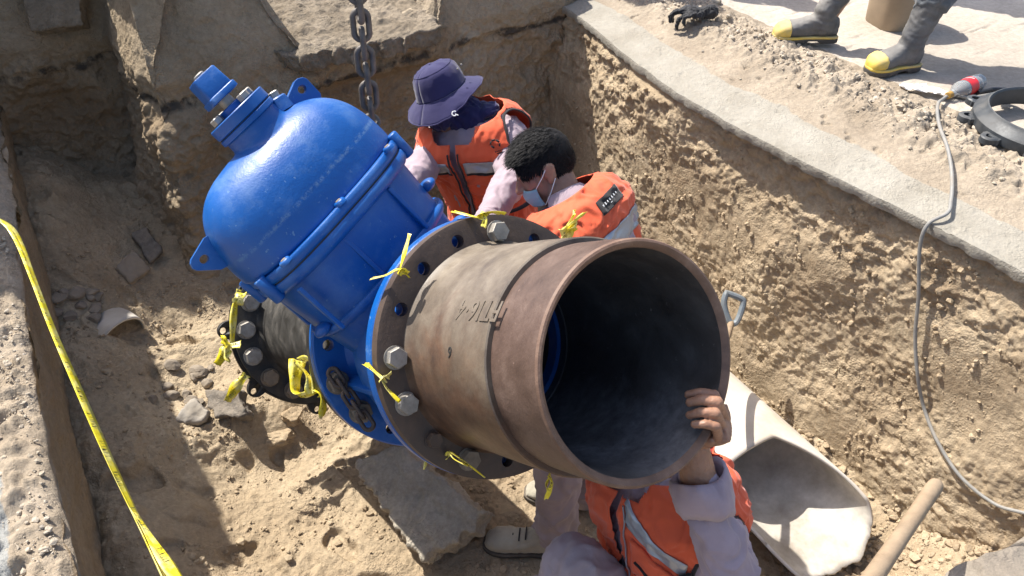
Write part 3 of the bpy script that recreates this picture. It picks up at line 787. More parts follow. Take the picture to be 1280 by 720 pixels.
# --- rusty pipe
R0, R1 = .24, .332
def part(mb, name, m, label=None, sharp=35, bevel=0, parent=None):
    return mb.build(name, m, parent or VALVE, label, ws=False, sharp=sharp, bevel=bevel)
mb = MB(); mb.lathe([(.1662, .236), (.1655, .2505), (.168, .2535), (.20, .2535), (.30, .2545), (.42, .2535), (.50, .2545), (.520, .258), (.534, .266), (.537, .2675)], 128)
pipe = part(mb, 'rusty_pipe', M['pipe'], 'worn tan coated pipe body with cast lettering')
mb = MB(); mb.lathe([(.180, .2400), (.165, .2405), (.158, .2412), (.10, .2415), (.03, .2418), (.006, .2412)], 128)
part(mb, 'collar', M['collar'], 'red brown collar at the pipe mouth')
mb = MB(); mb.lathe([(.006, .2412), (.0005, .2385), (-.001, .234), (.003, .227), (.010, .2225)], 128)
part(mb, 'rim', M['rim'])
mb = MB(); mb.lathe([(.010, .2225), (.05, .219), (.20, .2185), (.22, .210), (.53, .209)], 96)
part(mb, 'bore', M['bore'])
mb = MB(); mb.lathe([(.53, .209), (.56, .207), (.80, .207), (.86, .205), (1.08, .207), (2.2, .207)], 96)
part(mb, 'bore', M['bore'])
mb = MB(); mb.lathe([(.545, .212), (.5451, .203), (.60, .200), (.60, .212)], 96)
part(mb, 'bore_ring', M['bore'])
# weld bead / chipped paint line along the collar
def cutters(s, n, rad, rb, phase, skip=(), depth=.2):
    mb = MB()
    for k in range(n):
        if k in skip: continue
        a = phase + 2 * math.pi * k / n
        q = V3(rb * math.cos(a), 0, rb * math.sin(a)); pts = [q + V3(0, s - depth, 0), q + V3(0, s + depth, 0)]
        mb.tube(pts, rad, 20)
    return mb.mesh('cut')
def flange(name, prof, m, label, s, phase, n=16, rad=.0165, rb=.288, skip=()):
    mb = MB(); mb.lathe(prof + [prof[0]], 160)
    me = mb.mesh(name, 35)
    co = bpy.data.objects.new('cut', cutters(s, n, rad, rb, phase, skip)); col.objects.link(co)
    me = evaluated(me, [('BOOLEAN', dict(operation='DIFFERENCE', object=co, solver='EXACT'))], name)
    cm = co.data; bpy.data.objects.remove(co); bpy.data.meshes.remove(cm)
    me.polygons.foreach_set('use_smooth', np.ones(len(me.polygons), bool))
    bm = bmesh.new(); bm.from_mesh(me)
    for e in bm.edges:
        if len(e.link_faces) == 2 and e.calc_face_angle(0) > R(28): e.smooth = False
    bm.to_mesh(me); bm.free()
    me.materials.clear()
    o = link(name, me, m, VALVE, label, world_space=False)
    b = o.modifiers.new('bevel', 'BEVEL'); b.width = .003; b.segments = 2; b.limit_method = 'ANGLE'; b.angle_limit = R(50)
    return o
PH = R(4.5) - ROLL
flange('pipe_flange', [(.535, .228), (.535, .320), (.538, .3315), (.567, .3325), (.569, .22), (.560, .215)], M['iron_dark'], 'dark rusty round flange with empty bolt holes', .55, PH)
flange('valve_flange', [(.570, .19), (.570, .330), (.574, .334), (.603, .334), (.607, .330), (.610, .24), (.609, .19)], M['blue'], 'blue front flange of the valve', .59, PH)
flange('valve_flange', [(1.032, .19), (1.032, .24), (1.034, .330), (1.038, .334), (1.066, .334), (1.070, .330), (1.070, .19)], M['blue'], 'blue rear flange of the valve', 1.05, PH)
flange('pipe_flange', [(1.072, .21), (1.072, .320), (1.075, .3325), (1.10, .3325), (1.103, .25), (1.103, .21)], M['black'], 'black flange behind the blue rear flange', 1.09, PH)
mb = MB(); mb.lathe([(1.10, .252), (1.115, .235), (1.13, .229), (1.6, .229), (2.08, .229), (2.10, .236), (2.112, .25)], 96)
part(mb, 'black_pipe', M['blackpipe'], 'short black spool pipe behind the valve')
S3 = 2.11
flange('pipe_flange', [(S3, .225), (S3, .320), (S3 + .004, .334), (S3 + .03, .334), (S3 + .032, .22), (S3 + .02, .215)], M['black'], 'black end flange far behind the valve', S3 + .01, PH)
# scalloped black backing ring with ears
def eared_ring(r_in, r_out, ear, n_ear, th, holes=True, phase=0.):
    """outline of a ring with bolt ears, extruded; local axis along y starting at 0"""
    a = np.linspace(0, 2 * math.pi, 240, endpoint=False)
    k = np.cos((a - phase) * n_ear) ; rr = r_out + ear * np.clip((k - .62) / .38, 0, 1) ** .55
    o = []
    for r_, y in ((r_in, 0), (r_in, th)): pass
    ri = np.full(240, r_in)
    def rg(r, y): return np.stack([r * np.cos(a), np.full(240, y), r * np.sin(a)], 1)
    return [rg(ri, 0), rg(rr - .004, 0), rg(rr, .004), rg(rr, th - .004), rg(rr - .004, th), rg(ri, th), rg(ri, 0)]
def holed(me, cut):
    co = bpy.data.objects.new('cut', cut); col.objects.link(co)
    out = evaluated(me, [('BOOLEAN', dict(operation='DIFFERENCE', object=co, solver='EXACT'))], 'ring')
    cm = co.data; bpy.data.objects.remove(co); bpy.data.meshes.remove(cm); out.materials.clear(); return out
mb = MB(); mb.loft([r_ + V3(0, S3 + .04, 0) for r_ in eared_ring(.23, .345, .045, 8, .03, phase=PH)], caps=False)
me = holed(mb.mesh('backing_ring', 35), cutters(S3 + .05, 8, .014, .368, PH))
link('backing_ring', me, M['black'], VALVE, 'black scalloped ring with pierced ears', world_space=False)

# --- bolts
def hexbolt(name, s, ang, rb, m, rad=.0285, h=.019, washer=True, shank=.02, parent=None, sgn=-1):
    """hex head facing the viewer side (towards -y), then washer"""
    q = V3(rb * math.cos(ang), s, rb * math.sin(ang)); mb = MB(); t0 = rnd.uniform(0, 1)
    def ring(r, y, n): 
        a = np.linspace(0, 2 * math.pi, n, endpoint=False) + t0; return q + np.stack([r * np.cos(a), np.full(n, y), r * np.sin(a)], 1)
    if washer: mb.loft([ring(rad * 1.12, 0, 20), ring(rad * 1.12, sgn * .004, 20)], True)
    y0 = sgn * .004 if washer else 0
    mb.loft([ring(rad, y0, 6), ring(rad, y0 + sgn * (h - .003), 6), ring(rad * .93, y0 + sgn * h, 6)], True, smooth=False)
    if shank: mb.loft([ring(.014, y0 + sgn * h, 14), ring(.014, y0 + sgn * (h + shank), 14), ring(.011, y0 + sgn * (h + shank + .002), 14)], True)
    return part(mb, name, m, sharp=30, bevel=0)
# occupied holes
def ang_of_px(px, py, s, rb=.288):
    best = None
    for k in range(16):
        a = PH + 2 * math.pi * k / 16; w = w2p(vl(rb * math.cos(a), s, rb * math.sin(a)))
        d = math.hypot(w[0] - px, w[1] - py)
        if best is None or d < best[0]: best = (d, k)
    return best
BOLTK = []
for px, py, m in ((609, 287, 'zinc'), (497, 470, 'zinc'), (518, 527, 'zinc'), (555, 570, 'iron_dark'), (602, 585, 'muddy')):
    d, k = ang_of_px(px, py, .535); BOLTK.append(k)
    hexbolt('bolt', .535, PH + 2 * math.pi * k / 16, .288, M[m], .0255 if m != 'iron_dark' else .019, shank=0)
    hexbolt('nut', .607, PH + 2 * math.pi * k / 16, .288, M['muddy'], sgn=1)
print('bolt slots', BOLTK)
for px, py, m in ((427, 497, 'muddy'), (460, 527, 'muddy')):
    d, k = ang_of_px(px, py, 1.033)
    hexbolt('bolt', 1.033, PH + 2 * math.pi * k / 16, .288, M[m], .031, .024, shank=.018)
for k in range(16):
    if k % 2 == 0 or True:
        a = PH + 2 * math.pi * k / 16
        w = w2p(vl(.288 * math.cos(a), S3, .288 * math.sin(a)))
        if w[0] < 372 or k % 4 == 0: hexbolt('bolt', S3, a, .288, M['zinc'] if w[1] < 470 else M['muddy'], .034, .026, shank=0)

# --- valve body (local z = stem axis through y = YC)
YC = .895
XO = .034
def se(hx, hy, z, n=64, ex=2.6, y0=None, x0=0.):
    a = np.linspace(0, 2 * math.pi, n, endpoint=False); c, s = np.cos(a), np.sin(a)
    return np.stack([x0 + XO + .885 * hx * np.sign(c) * np.abs(c) ** (2 / ex), (YC if y0 is None else y0) + hy * np.sign(s) * np.abs(s) ** (2 / ex), np.full(n, z)], 1)
mb = MB(); mb.lathe([(.60, .245), (.63, .226), (.68, .236), (.74, .262), (.82, .272), (.90, .262), (.96, .236), (1.01, .226), (1.035, .245)], 96)
mb2 = MB(); mb2.loft([se(.235, .13, -.06), se(.245, .135, .05), se(.250, .138, .14), se(.262, .142, .22), se(.272, .150, .30), se(.278, .155, .38), se(.283, .160, .446)], True)
me = blob_in = MB()
mb.v += mb2.v; 
k0 = mb.n
for q in mb2.f: mb.f.append(tuple(i + k0 for i in q))
mb.m += mb2.m; mb.sm += mb2.sm; mb.n += mb2.n
part(mb, 'body', M['blue'], 'blue valve body', sharp=40)
def band(name, z0, z1, gx, gy, base, ex=2.6, m='blue', label=None, r=.006):
    hx, hy = base; mb = MB()
    mb.loft([se(hx + gx * .4, hy + gy * .4, z0 - .008, ex=ex), se(hx + gx - .003, hy + gy - .003, z0, ex=ex), se(hx + gx, hy + gy, z0 + .004, ex=ex), se(hx + gx, hy + gy, z1 - .004, ex=ex), se(hx + gx - .003, hy + gy - .003, z1, ex=ex), se(hx * .9, hy * .9, z1 + .001, ex=ex)], True)
    return part(mb, name, M[m], label, sharp=50)
band('rib', .125, .143, .020, .016, (.250, .138))
band('rib', .275, .293, .018, .014, (.270, .149))
# bonnet and body flange, split by a dark joint
band('body_flange', .446, .472, .018, .020, (.284, .160), ex=2.9)
mb = MB(); mb.loft([se(.296, .174, .470, ex=2.9), se(.296, .174, .482, ex=2.9)], True); part(mb, 'gasket', M['black'])
band('bonnet_flange', .4785, .504, .018, .020, (.284, .160), ex=2.9)
# upright ribs over the body neck
for x in (-.19, -.02, .16):
    for sg in (-1, 1):
        mb = MB(); y = YC + sg * .150
        mb.box((x, y + sg * -.004, .36), ((.006, 0, 0), (0, .012, 0), (0, 0, .075))); part(mb, 'rib', M['blue'], bevel=.003)
# knuckles (bolt bosses) along the flange
mbx = None
for sg in (-1, 1):
    for x in (-.20, 0, .20):
        mb = MB(); y = YC + sg * (.170 - .010 * (abs(x) > .15)); x = XO + x; a = np.linspace(0, 2 * math.pi, 24, endpoint=False)
        mb.loft([np.stack([x + r_ * np.cos(a), y + r_ * np.sin(a), np.full(24, z)], 1) for z, r_ in ((.500, .017), (.511, .016), (.5145, .013))], True)
        part(mb, 'bolt_boss', M['blue'], sharp=60)
        mb = MB(); mb.loft([np.stack([x + r_ * np.cos(a), y + r_ * np.sin(a), np.full(24, z)], 1) for z, r_ in ((.5146, .008), (.5166, .0065), (.517, .003))], True)
        part(mb, 'bolt_cap', M['muddy'])
for sx in (-1, 1):
    for y in (YC - .085, YC + .085):
        mb = MB(); a = np.linspace(0, 2 * math.pi, 28, endpoint=False); x = XO + sx * .262
        mb.loft([np.stack([x + r_ * np.cos(a), y + r_ * np.sin(a), np.full(28, z)], 1) for z, r_ in ((.436, .013), (.440, .017), (.512, .017), (.516, .014))], True)
        part(mb, 'bolt_boss', M['blue'], sharp=60)
# pads on the shoulders of the body, as seen on the right flank
for x, z, rr_ in ((.282, .34, .020), (.272, .20, .018), (-.212, .30, .018)):
    mb = MB(); mb.ellipsoid((x, YC - .06, z), ((.026, 0, 0), (0, .03, 0), (0, 0, .016))); part(mb, 'lug', M['blue'])
# bonnet dome
def dome(z): 
    t = (z - .505) / .300
    return math.sqrt(max(0, 1 - t ** 2.9))
rings = [se(.286, .160, .500, 96, 2.5)]
for z in np.linspace(.51, .803, 30):
    k = dome(z); ex = 2.5 - .35 * (1 - k)
    rings.append(se(max(.02, .312 * k ** .62), max(.02, .163 * k ** 1.0), z, 96, ex))
mb = MB(); mb.loft(rings, True)
mbs = [mb]
# sealed neck that rises to the stem flange
def ce_(r, z): a = np.linspace(0, 2 * math.pi, 96, endpoint=False); return np.stack([.070 + r * np.cos(a), YC + r * np.sin(a), np.full(96, z)], 1)
mb.loft([ce_(.105, .60), ce_(.100, .70), ce_(.090, .77), ce_(.080, .80), ce_(.080, .845)], True)
bon = blob(mb, .0055, 10, 'bonnet')
link('bonnet', bon, M['blue'], VALVE, 'domed blue bonnet', world_space=False)
# raised ribs of the dome
# stem flange
a = np.linspace(0, 2 * math.pi, 48, endpoint=False)
def disc(name, z0, z1, r0, m='blue', x=.070, y=YC, n=48, bev=.003, label=None, parent=None):
    a = np.linspace(0, 2 * math.pi, n, endpoint=False); mb = MB()
    mb.loft([np.stack([x + r_ * np.cos(a), y + r_ * np.sin(a), np.full(n, z)], 1) for z, r_ in ((z0, r0 - bev), (z0 + bev, r0), (z1 - bev, r0), (z1, r0 - bev))], True, smooth=n > 8)
    return part(mb, name, M[m], label, sharp=32)
disc('neck_flange', .838, .858, .087)
disc('gasket', .857, .862, .084, 'black')
gl = disc('gland_flange', .861, .898, .087, label='round blue gland flange under the stem cap')
disc('gland', .897, .918, .044)
for k in range(4):
    an = R(20) + k * math.pi / 2
    disc('gland_bolt', .8985, .921, .0165, 'zinc', .070 + .064 * math.cos(an), YC + .064 * math.sin(an), 6, .003)
disc('stem', .915, .955, .019, 'zinc', n=24)
# square stem cap, wider skirt at its foot
def sq(h, z, x0=0):
    return se(h / .885, h, z, 32, 9, YC, .070 - XO)
mb = MB(); mb.loft([sq(.0405, .944), sq(.0435, .946), sq(.0435, .962), sq(.0415, .965), sq(.0385, .966), sq(.036, 1.028), sq(.0335, 1.032)], True)
cap = part(mb, 'stem_cap', M['blue'], 'square blue cap on the valve stem', sharp=40)
disc('cap_screw', 1.031, 1.042, .015, 'zinc', .068, YC, 20, .003)
# lifting lugs, pierced plates on the dome shoulders
def lug(x, z, ang, label):
    o2 = [(-.055, -.03), (-.052, .01), (-.018, .062), (-.008, .068), (.008, .068), (.018, .062), (.052, .01), (.055, -.03)]
    ca, sa = math.cos(ang), math.sin(ang); mb = MB()
    pts = np.array([(x + p * ca + q * sa, YC - .006, z - p * sa + q * ca) for p, q in o2])
    mb.prism(pts, (0, .022, 0))
    hx, hz = x + .034 * sa, z + .034 * ca
    c = MB(); c.tube([(hx, YC - .2, hz), (hx, YC + .2, hz)], .0125, 20)
    me = holed(mb.mesh('lifting_lug'), c.mesh('c'))
    me.polygons.foreach_set('use_smooth', np.zeros(len(me.polygons), bool))
    o = link('lifting_lug', me, M['blue'], VALVE, label, world_space=False)
    b = o.modifiers.new('b', 'BEVEL'); b.width = .003; b.segments = 2; b.limit_method = 'ANGLE'
lug(.218, .775, R(34), 'pierced blue lug on the top shoulder')
lug(-.232, .648, R(-72), 'pierced blue lug on the left shoulder')
# boss with bolt beside the neck
mb = MB(); d_ = nrm(V3(.25, 0, 1)); c_ = V3(.162, YC, .825)
def rg(c, d, r, n=24):
    e = nrm(np.cross(d, V3(0, 1, 0))); g = np.cross(d, e); a = np.linspace(0, 2 * math.pi, n, endpoint=False)
    return c + r * (np.cos(a)[:, None] * e + np.sin(a)[:, None] * g)
mb.loft([rg(c_ - d_ * .03, d_, .036), rg(c_ + d_ * .012, d_, .030), rg(c_ + d_ * .016, d_, .026)], True); part(mb, 'plug_boss', M['blue'])
mb = MB(); mb.loft([rg(c_ + d_ * .015, d_, .018, 6), rg(c_ + d_ * .034, d_, .018, 6), rg(c_ + d_ * .037, d_, .015, 6)], True, smooth=False); part(mb, 'plug_bolt', M['zinc'])
# foot lug between body and rear flange (seen low left of the body)
mb = MB(); mb.loft([se(.030, .05, z, 32, 3, YC, -.19) for z in (-.03, .06, .10)], True); part(mb, 'lug', M['blue'], bevel=.004)
for an in (200, 240, 300, 340, 20, 160):
    a1 = R(an); mb = MB(); d1 = V3(math.cos(a1), 0, math.sin(a1))
    mb.box(d1 * .255 + V3(0, .82, 0), (d1 * .022, V3(0, .215, 0), np.cross(d1, V3(0, 1, 0)) * .009)); part(mb, 'rib', M['blue'], bevel=.003)

# foreshorten the bonnet and stem to their true height
for ch in VALVE.children:
    if ch.type == 'MESH' and not ch.get('sq'):
        n = len(ch.data.vertices); co = np.empty(n * 3, np.float32); ch.data.vertices.foreach_get('co', co); co = co.reshape(-1, 3)
        if co[:, 2].max() > .5:
            z = co[:, 2]; co[:, 2] = np.where(z > .5, .5 + (z - .5) * .82, z); ch.data.vertices.foreach_set('co', co.ravel()); ch.data.update()
# --- cast lettering on the pipe, upside down towards the viewer
def pipe_text(txt, size, s, ang, rad, m, flip=False, depth=.0008, name='lettering', italic=.15):
    cu = bpy.data.curves.new('t', 'FONT'); cu.body = txt; cu.size = size; cu.extrude = depth; cu.bevel_depth = .0005; cu.align_x = 'CENTER'; cu.align_y = 'CENTER'; cu.space_character = 1.12; cu.shear = italic
    o = bpy.data.objects.new('t', cu); col.objects.link(o); dg = bpy.context.evaluated_depsgraph_get(); dg.update()
    me = bpy.data.meshes.new_from_object(o.evaluated_get(dg)); bpy.data.objects.remove(o); bpy.data.curves.remove(cu)
    bm = bmesh.new(); bm.from_mesh(me); bmesh.ops.triangulate(bm, faces=bm.faces); bm.to_mesh(me); bm.free()
    n = len(me.vertices); co = np.empty(n * 3, np.float32); me.vertices.foreach_get('co', co); co = co.reshape(-1, 3).astype(float)
    return me, co
e1 = nrm(V3(.857, 0, .515)); e1l = V3(np.dot(cdir(e1), Xw), 0, np.dot(cdir(e1), Dw)); e2l = V3(np.dot(cdir((0, 1, 0)), Xw), 0, np.dot(cdir((0, 1, 0)), Dw))
def on_pipe(px, py, rad):
    """angle and distance along the pipe where a sight line meets its surface"""
    best = None
    for an in np.linspace(0, 2 * math.pi, 361):
        for s_ in np.linspace(0, .6, 121):
            w = w2p(vl(rad * math.cos(an), s_, rad * math.sin(an)))
            d = math.hypot(w[0] - px, w[1] - py) + (w[2]) * .4 * 10
            if math.hypot(w[0] - px, w[1] - py) < 4 and (best is None or w[2] < best[0]): best = (w[2], an, s_)
    return best[1:]
def letters(txt, size, px, py, rad, m, name, spin=math.pi, italic=.12, **kw):
    an, s_ = on_pipe(px, py, rad); me, co = pipe_text(txt, size, 0, 0, rad, m, italic=italic, **kw)
    # local axes on the surface: a step towards the mouth is right-ish in the picture, up round the pipe is up
    r1 = vl(rad * math.cos(an), s_, rad * math.sin(an)); r2 = vl(rad * math.cos(an + .02), s_, rad * math.sin(an + .02))
    up = 1 if w2p(r2)[1] < w2p(r1)[1] else -1
    c, s = math.cos(spin), math.sin(spin)
    x = co[:, 0] * c - co[:, 1] * s; y = co[:, 0] * s + co[:, 1] * c
    aa = an + up * y / rad; rr_ = rad + co[:, 2] + .0008
    L = np.stack([rr_ * np.cos(aa), s_ - x, rr_ * np.sin(aa)], 1)
    me.vertices.foreach_set('co', L.astype(np.float32).ravel()); me.materials.clear(); me.update()
    me.polygons.foreach_set('use_smooth', np.zeros(len(me.polygons), bool))
    return link(name, me, m, pipe, None, world_space=False)
letters('FTI6·4', .062, 596, 386, .254, M['pipe'], 'cast_lettering')
M['ink'] = plain('black_stamp', (.02, .018, .016), .7)
letters('6', .034, 560, 438, .254, M['ink'], 'stamped_mark', depth=.0004)

# --- lifting chain
CH = tag(empty('lifting_chain', P(452, 120, 2.42), 'grey steel lifting chain running up behind the blue bonnet', 'chain'), None)
def link_mesh(L=.064, W=.040, r=.0088):
    pts = []
    for k in range(24):
        a = 2 * math.pi * k / 24; x = (W / 2) * math.cos(a); z = (W / 2) * math.sin(a) + (L / 2 - W / 2 + .006) * (1 if math.sin(a) > 0 else -1)
        pts.append(V3(x, 0, z))
    mb = MB(); mb.tube(pts, r, 10, loop=True, ref=(0, 1, 0)); return mb.mesh('chain_link')
LM = link_mesh(.074, .044, .0088); LM.materials.append(M['chain'])
def run_chain(parent, p0, p1, mesh=LM, step=.0535, sag=0., tw0=.3):
    p0, p1 = np.asarray(p0, float), np.asarray(p1, float); n = max(1, int(np.linalg.norm(p1 - p0) / step)); d = (p1 - p0) / n
    for k in range(n):
        t = (k + .5) / n; c = p0 + (p1 - p0) * t - V3(0, 0, sag * 4 * t * (1 - t)); dd = nrm(d - V3(0, 0, sag * 4 * (1 - 2 * t)) / n)
        zq = Vector(dd).to_track_quat('Z', 'Y'); m4 = Matrix.Translation(Vector(c)) @ zq.to_matrix().to_4x4() @ Matrix.Rotation(tw0 + (k % 2) * math.pi / 2 + rnd.uniform(-.12, .12), 4, 'Z')
        o = bpy.data.objects.new('chain_link', mesh); col.objects.link(o); o.parent = parent; o.matrix_parent_inverse = world_of(parent).inverted(); o.matrix_basis = m4
b0 = P(465, 150, 2.40)
up_ = nrm(V3(.012, 0, 1))
run_chain(CH, b0, b0 + up_ * 4.6)
CHAIN_TOP = b0 + up_ * 4.6
run_chain(CH, vl(.14, YC + .20, .46), b0)
CH2 = empty('sling_chain', P(455, 505, 2.2), 'rusty chain slung under the valve between its blue flanges', 'chain')
LM2 = link_mesh(.046, .029, .0062); LM2.materials.append(M['iron_dark'])
def vp(a, s, r): return vl(r * math.cos(a), s, r * math.sin(a))
a_ch = ang_of_px(445, 490, .9, .28)
def near_ang(px, py, s, rad):
    return min((math.hypot(*(np.array(w2p(vp(a, s, rad))[:2]) - (px, py))), a) for a in np.linspace(0, 2 * math.pi, 721))[1]
aa0 = near_ang(430, 462, .98, .27); aa1 = near_ang(478, 528, .86, .30)
run_chain(CH2, vp(aa0, 1.0, .30), vp(aa1, .92, .315), LM2, .036)

# --- caution tape strips tied to bolts and pipe
def tape_mat():
    m, nt, b = nodes_of('yellow_tape'); v = nt.nodes.new('ShaderNodeUVMap').outputs[0]
    s = nt.nodes.new('ShaderNodeSeparateXYZ'); nt.links.new(v, s.inputs[0])
    mp = nt.nodes.new('ShaderNodeMapping'); mp.inputs['Scale'].default_value = (55, 2.2, 1); nt.links.new(v, mp.inputs['Vector'])
    bk = ramp_n(nt, noise_n(nt, mp.outputs[0], 1.0, 2, .6), [(.53, (0, 0, 0)), (.56, (1, 1, 1))])
    w = nt.nodes.new('ShaderNodeMath'); w.operation = 'PINGPONG'; nt.links.new(s.outputs[1], w.inputs[0]); w.inputs[1].default_value = .5
    mid = ramp_n(nt, w.outputs[0], [(.24, (0, 0, 0)), (.30, (1, 1, 1))])
    word = nt.nodes.new('ShaderNodeMath'); word.operation = 'FRACT'; sc3 = math_n(nt, 'MULTIPLY', s.outputs[0], 1.6); nt.links.new(sc3, word.inputs[0])
    gap = ramp_n(nt, word.outputs[0], [(.55, (1, 1, 1)), (.56, (0, 0, 0))])
    f = math_n(nt, 'MULTIPLY', math_n(nt, 'MULTIPLY', bk, mid), gap)
    pale = ramp_n(nt, noise_n(nt, objvec(nt), 22, 3, .6), [(.45, (0, 0, 0)), (.62, (.6,) * 3)])
    cc = mix_n(nt, f, mix_n(nt, pale, (.78, .64, .03), (.80, .76, .38)), (.02, .02, .02))
    nt.links.new(cc, b.inputs['Base Color']); b.inputs['Roughness'].default_value = .32
    b.inputs['Transmission Weight'].default_value = .0
    ob = objvec(nt); bump_n(nt, b, noise_n(nt, ob, 60, 4, .6), .5, .004)
    return m
M['tape'] = tape_mat()
def ribbon(name, paths, width, label=None, cat='tape', parent=None, group=None, m='tape', crumple=.35, seed=1, print_scale=1.0):
    """paths: list of (points, twist0, twist1, [width scale]) ; thin film with solidify"""
    r = random.Random(seed); V = []; F = []; UVs = []; n0 = 0
    for pth in paths:
        pts, tw0, tw1 = pth[:3]; ws = pth[3] if len(pth) > 3 else 1.0
        pts = [np.asarray(p, float) for p in pts]; K = max(8, 7 * (len(pts) - 1)); ts = np.linspace(0, len(pts) - 1, K)
        P_ = []
        for t in ts:      # catmull-rom
            i = min(int(t), len(pts) - 2); f = t - i; p0, p1, p2, p3 = pts[max(i - 1, 0)], pts[i], pts[i + 1], pts[min(i + 2, len(pts) - 1)]
            P_.append(.5 * ((2 * p1) + (p2 - p0) * f + (2 * p0 - 5 * p1 + 4 * p2 - p3) * f * f + (3 * p1 - p0 - 3 * p2 + p3) * f ** 3))
        P_ = np.array(P_); up = V3(0, 0, 1); Lc = 0
        ph = [r.uniform(0, 6) for _ in range(3)]
        for k in range(K):
            T = nrm(P_[min(k + 1, K - 1)] - P_[max(k - 1, 0)]); s1 = np.cross(T, up)
            if np.linalg.norm(s1) < .1: s1 = np.cross(T, V3(1, 0, 0))
            s1 = nrm(s1); nn_ = np.cross(s1, T); q = k / (K - 1); an = tw0 + (tw1 - tw0) * q
            side = s1 * math.cos(an) + nn_ * math.sin(an); nr2 = np.cross(side, T)
            if k: Lc += np.linalg.norm(P_[k] - P_[k - 1])
            wv = width * ws * (1 + .25 * math.sin(ph[0] + 9 * q))
            for j in range(5):
                x = (j / 4 - .5); V.append(P_[k] + side * x * wv + nr2 * wv * crumple * .35 * math.cos(3 * math.pi * x + ph[1] + 3 * q)); UVs.append((Lc / .12 * print_scale, j / 4))
        for k in range(K - 1):
            for j in range(4): a = n0 + k * 5 + j; F.append((a, a + 1, a + 6, a + 5))
        n0 += K * 5
    me = bpy.data.meshes.new(name); me.from_pydata([tuple(v) for v in V], [], F); uv = me.uv_layers.new(name='UVMap')
    for p in me.polygons:
        p.use_smooth = True
        for li in p.loop_indices: uv.data[li].uv = UVs[me.loops[li].vertex_index]
    o = link(name, me, M[m], parent); sm = o.modifiers.new('s', 'SOLIDIFY'); sm.thickness = .0006
    return tag(o, label, cat if parent is None else None, group)
def bolt_pos(px, py, s): 
    d, k = ang_of_px(px, py, s); a = PH + 2 * math.pi * k / 16; return a
def TP(px, py, Z): return P(px, py, Z)
def zf_at(px, py, s, rb): a = near_ang(px, py, s, rb); return w2p(vp(a, s, rb))[2]
z1 = zf_at(510, 345, .53, .30)
ribbon('tape_strip', [([P(465, 348, z1 - .01), P(482, 344, z1 - .035), P(500, 336, z1 - .03), P(512, 347, z1 - .02)], .2, 1.0), ([P(500, 336, z1 - .03), P(506, 315, z1 - .02), P(512, 292, z1 - .02)], 1.2, .3, .9), ([P(497, 340, z1 - .035), P(504, 336, z1 - .04), P(506, 343, z1 - .03)], 0, 2, 1.3)], .015, 'yellow tape bow tied at the upper left edge of the rusty flange', seed=3)
z1 = zf_at(497, 470, .52, .29)
ribbon('tape_strip', [([P(457, 454, z1 + .01), P(467, 463, z1 - .01), P(478, 473, z1 - .02), P(484, 478, z1 - .02)], .2, .9), ([P(478, 473, z1 - .02), P(484, 486, z1 - .03), P(500, 502, z1 - .03)], 1.1, .3, .9), ([P(474, 476, z1 - .02), P(481, 470, z1 - .03), P(488, 469, z1 - .01)], 0, 1.5)], .016, 'yellow tape knotted round the bolt at the left of the rusty flange', seed=4)
z1 = zf_at(600, 277, .53, .30)
ribbon('tape_strip', [([P(566, 264, z1 + .02), P(582, 268, z1 - .01), P(600, 273, z1 - .02), P(609, 276, z1 - .02)], .3, 1.0), ([P(598, 272, z1 - .02), P(613, 265, z1 - .03), P(629, 267, z1 - .01)], 1.3, .5, 1.4), ([P(604, 284, z1 - .03), P(606, 274, z1 - .035), P(600, 268, z1 - .02)], 0, 1.2)], .017, 'yellow tape tied over the bolt at the top of the rusty flange', seed=5)
z1 = zf_at(715, 300, .50, .26)
ribbon('tape_strip', [([P(707, 303, 1.9), P(708, 288, 1.86), P(714, 274, 1.84), P(718, 265, 1.83)], .9, .5, 1.3), ([P(709, 290, 1.85), P(720, 276, 1.83), P(731, 266, 1.85)], 1.5, .6, 1.1), ([P(705, 296, 1.88), P(716, 286, 1.84), P(720, 280, 1.84)], .1, 1.5)], .024, 'black printed yellow tape tuft standing above the rusty pipe', seed=6, print_scale=3)
z1 = zf_at(580, 575, .525, .29)
ribbon('tape_strip', [([P(560, 577, z1), P(561, 565, z1 - .03), P(572, 571, z1 - .04), P(590, 584, z1 - .035), P(606, 597, z1 - .03)], .4, 1.3), ([P(562, 566, z1 - .03), P(568, 574, z1 - .045), P(585, 582, z1 - .04)], 1.6, .6, .8)], .015, 'yellow tape strung between the two lowest bolts of the rusty flange', seed=7)
ribbon('tape_strip', [([P(686, 593, 1.72), P(690, 603, 1.72), P(687, 613, 1.72), P(683, 624, 1.73)], .8, 1.4, 1.0), ([P(687, 597, 1.72), P(683, 607, 1.73), P(686, 618, 1.73)], 2.0, 1.0, .8)], .017, 'yellow tape end hanging below the rusty pipe before the trouser leg', seed=8)
ribbon('tape_strip', [([P(531, 570, 1.95), P(532, 578, 1.95), P(530, 587, 1.95)], .8, 1.4, 1.0)], .008, 'tiny yellow tape shred under the rim of the rusty flange', seed=9)
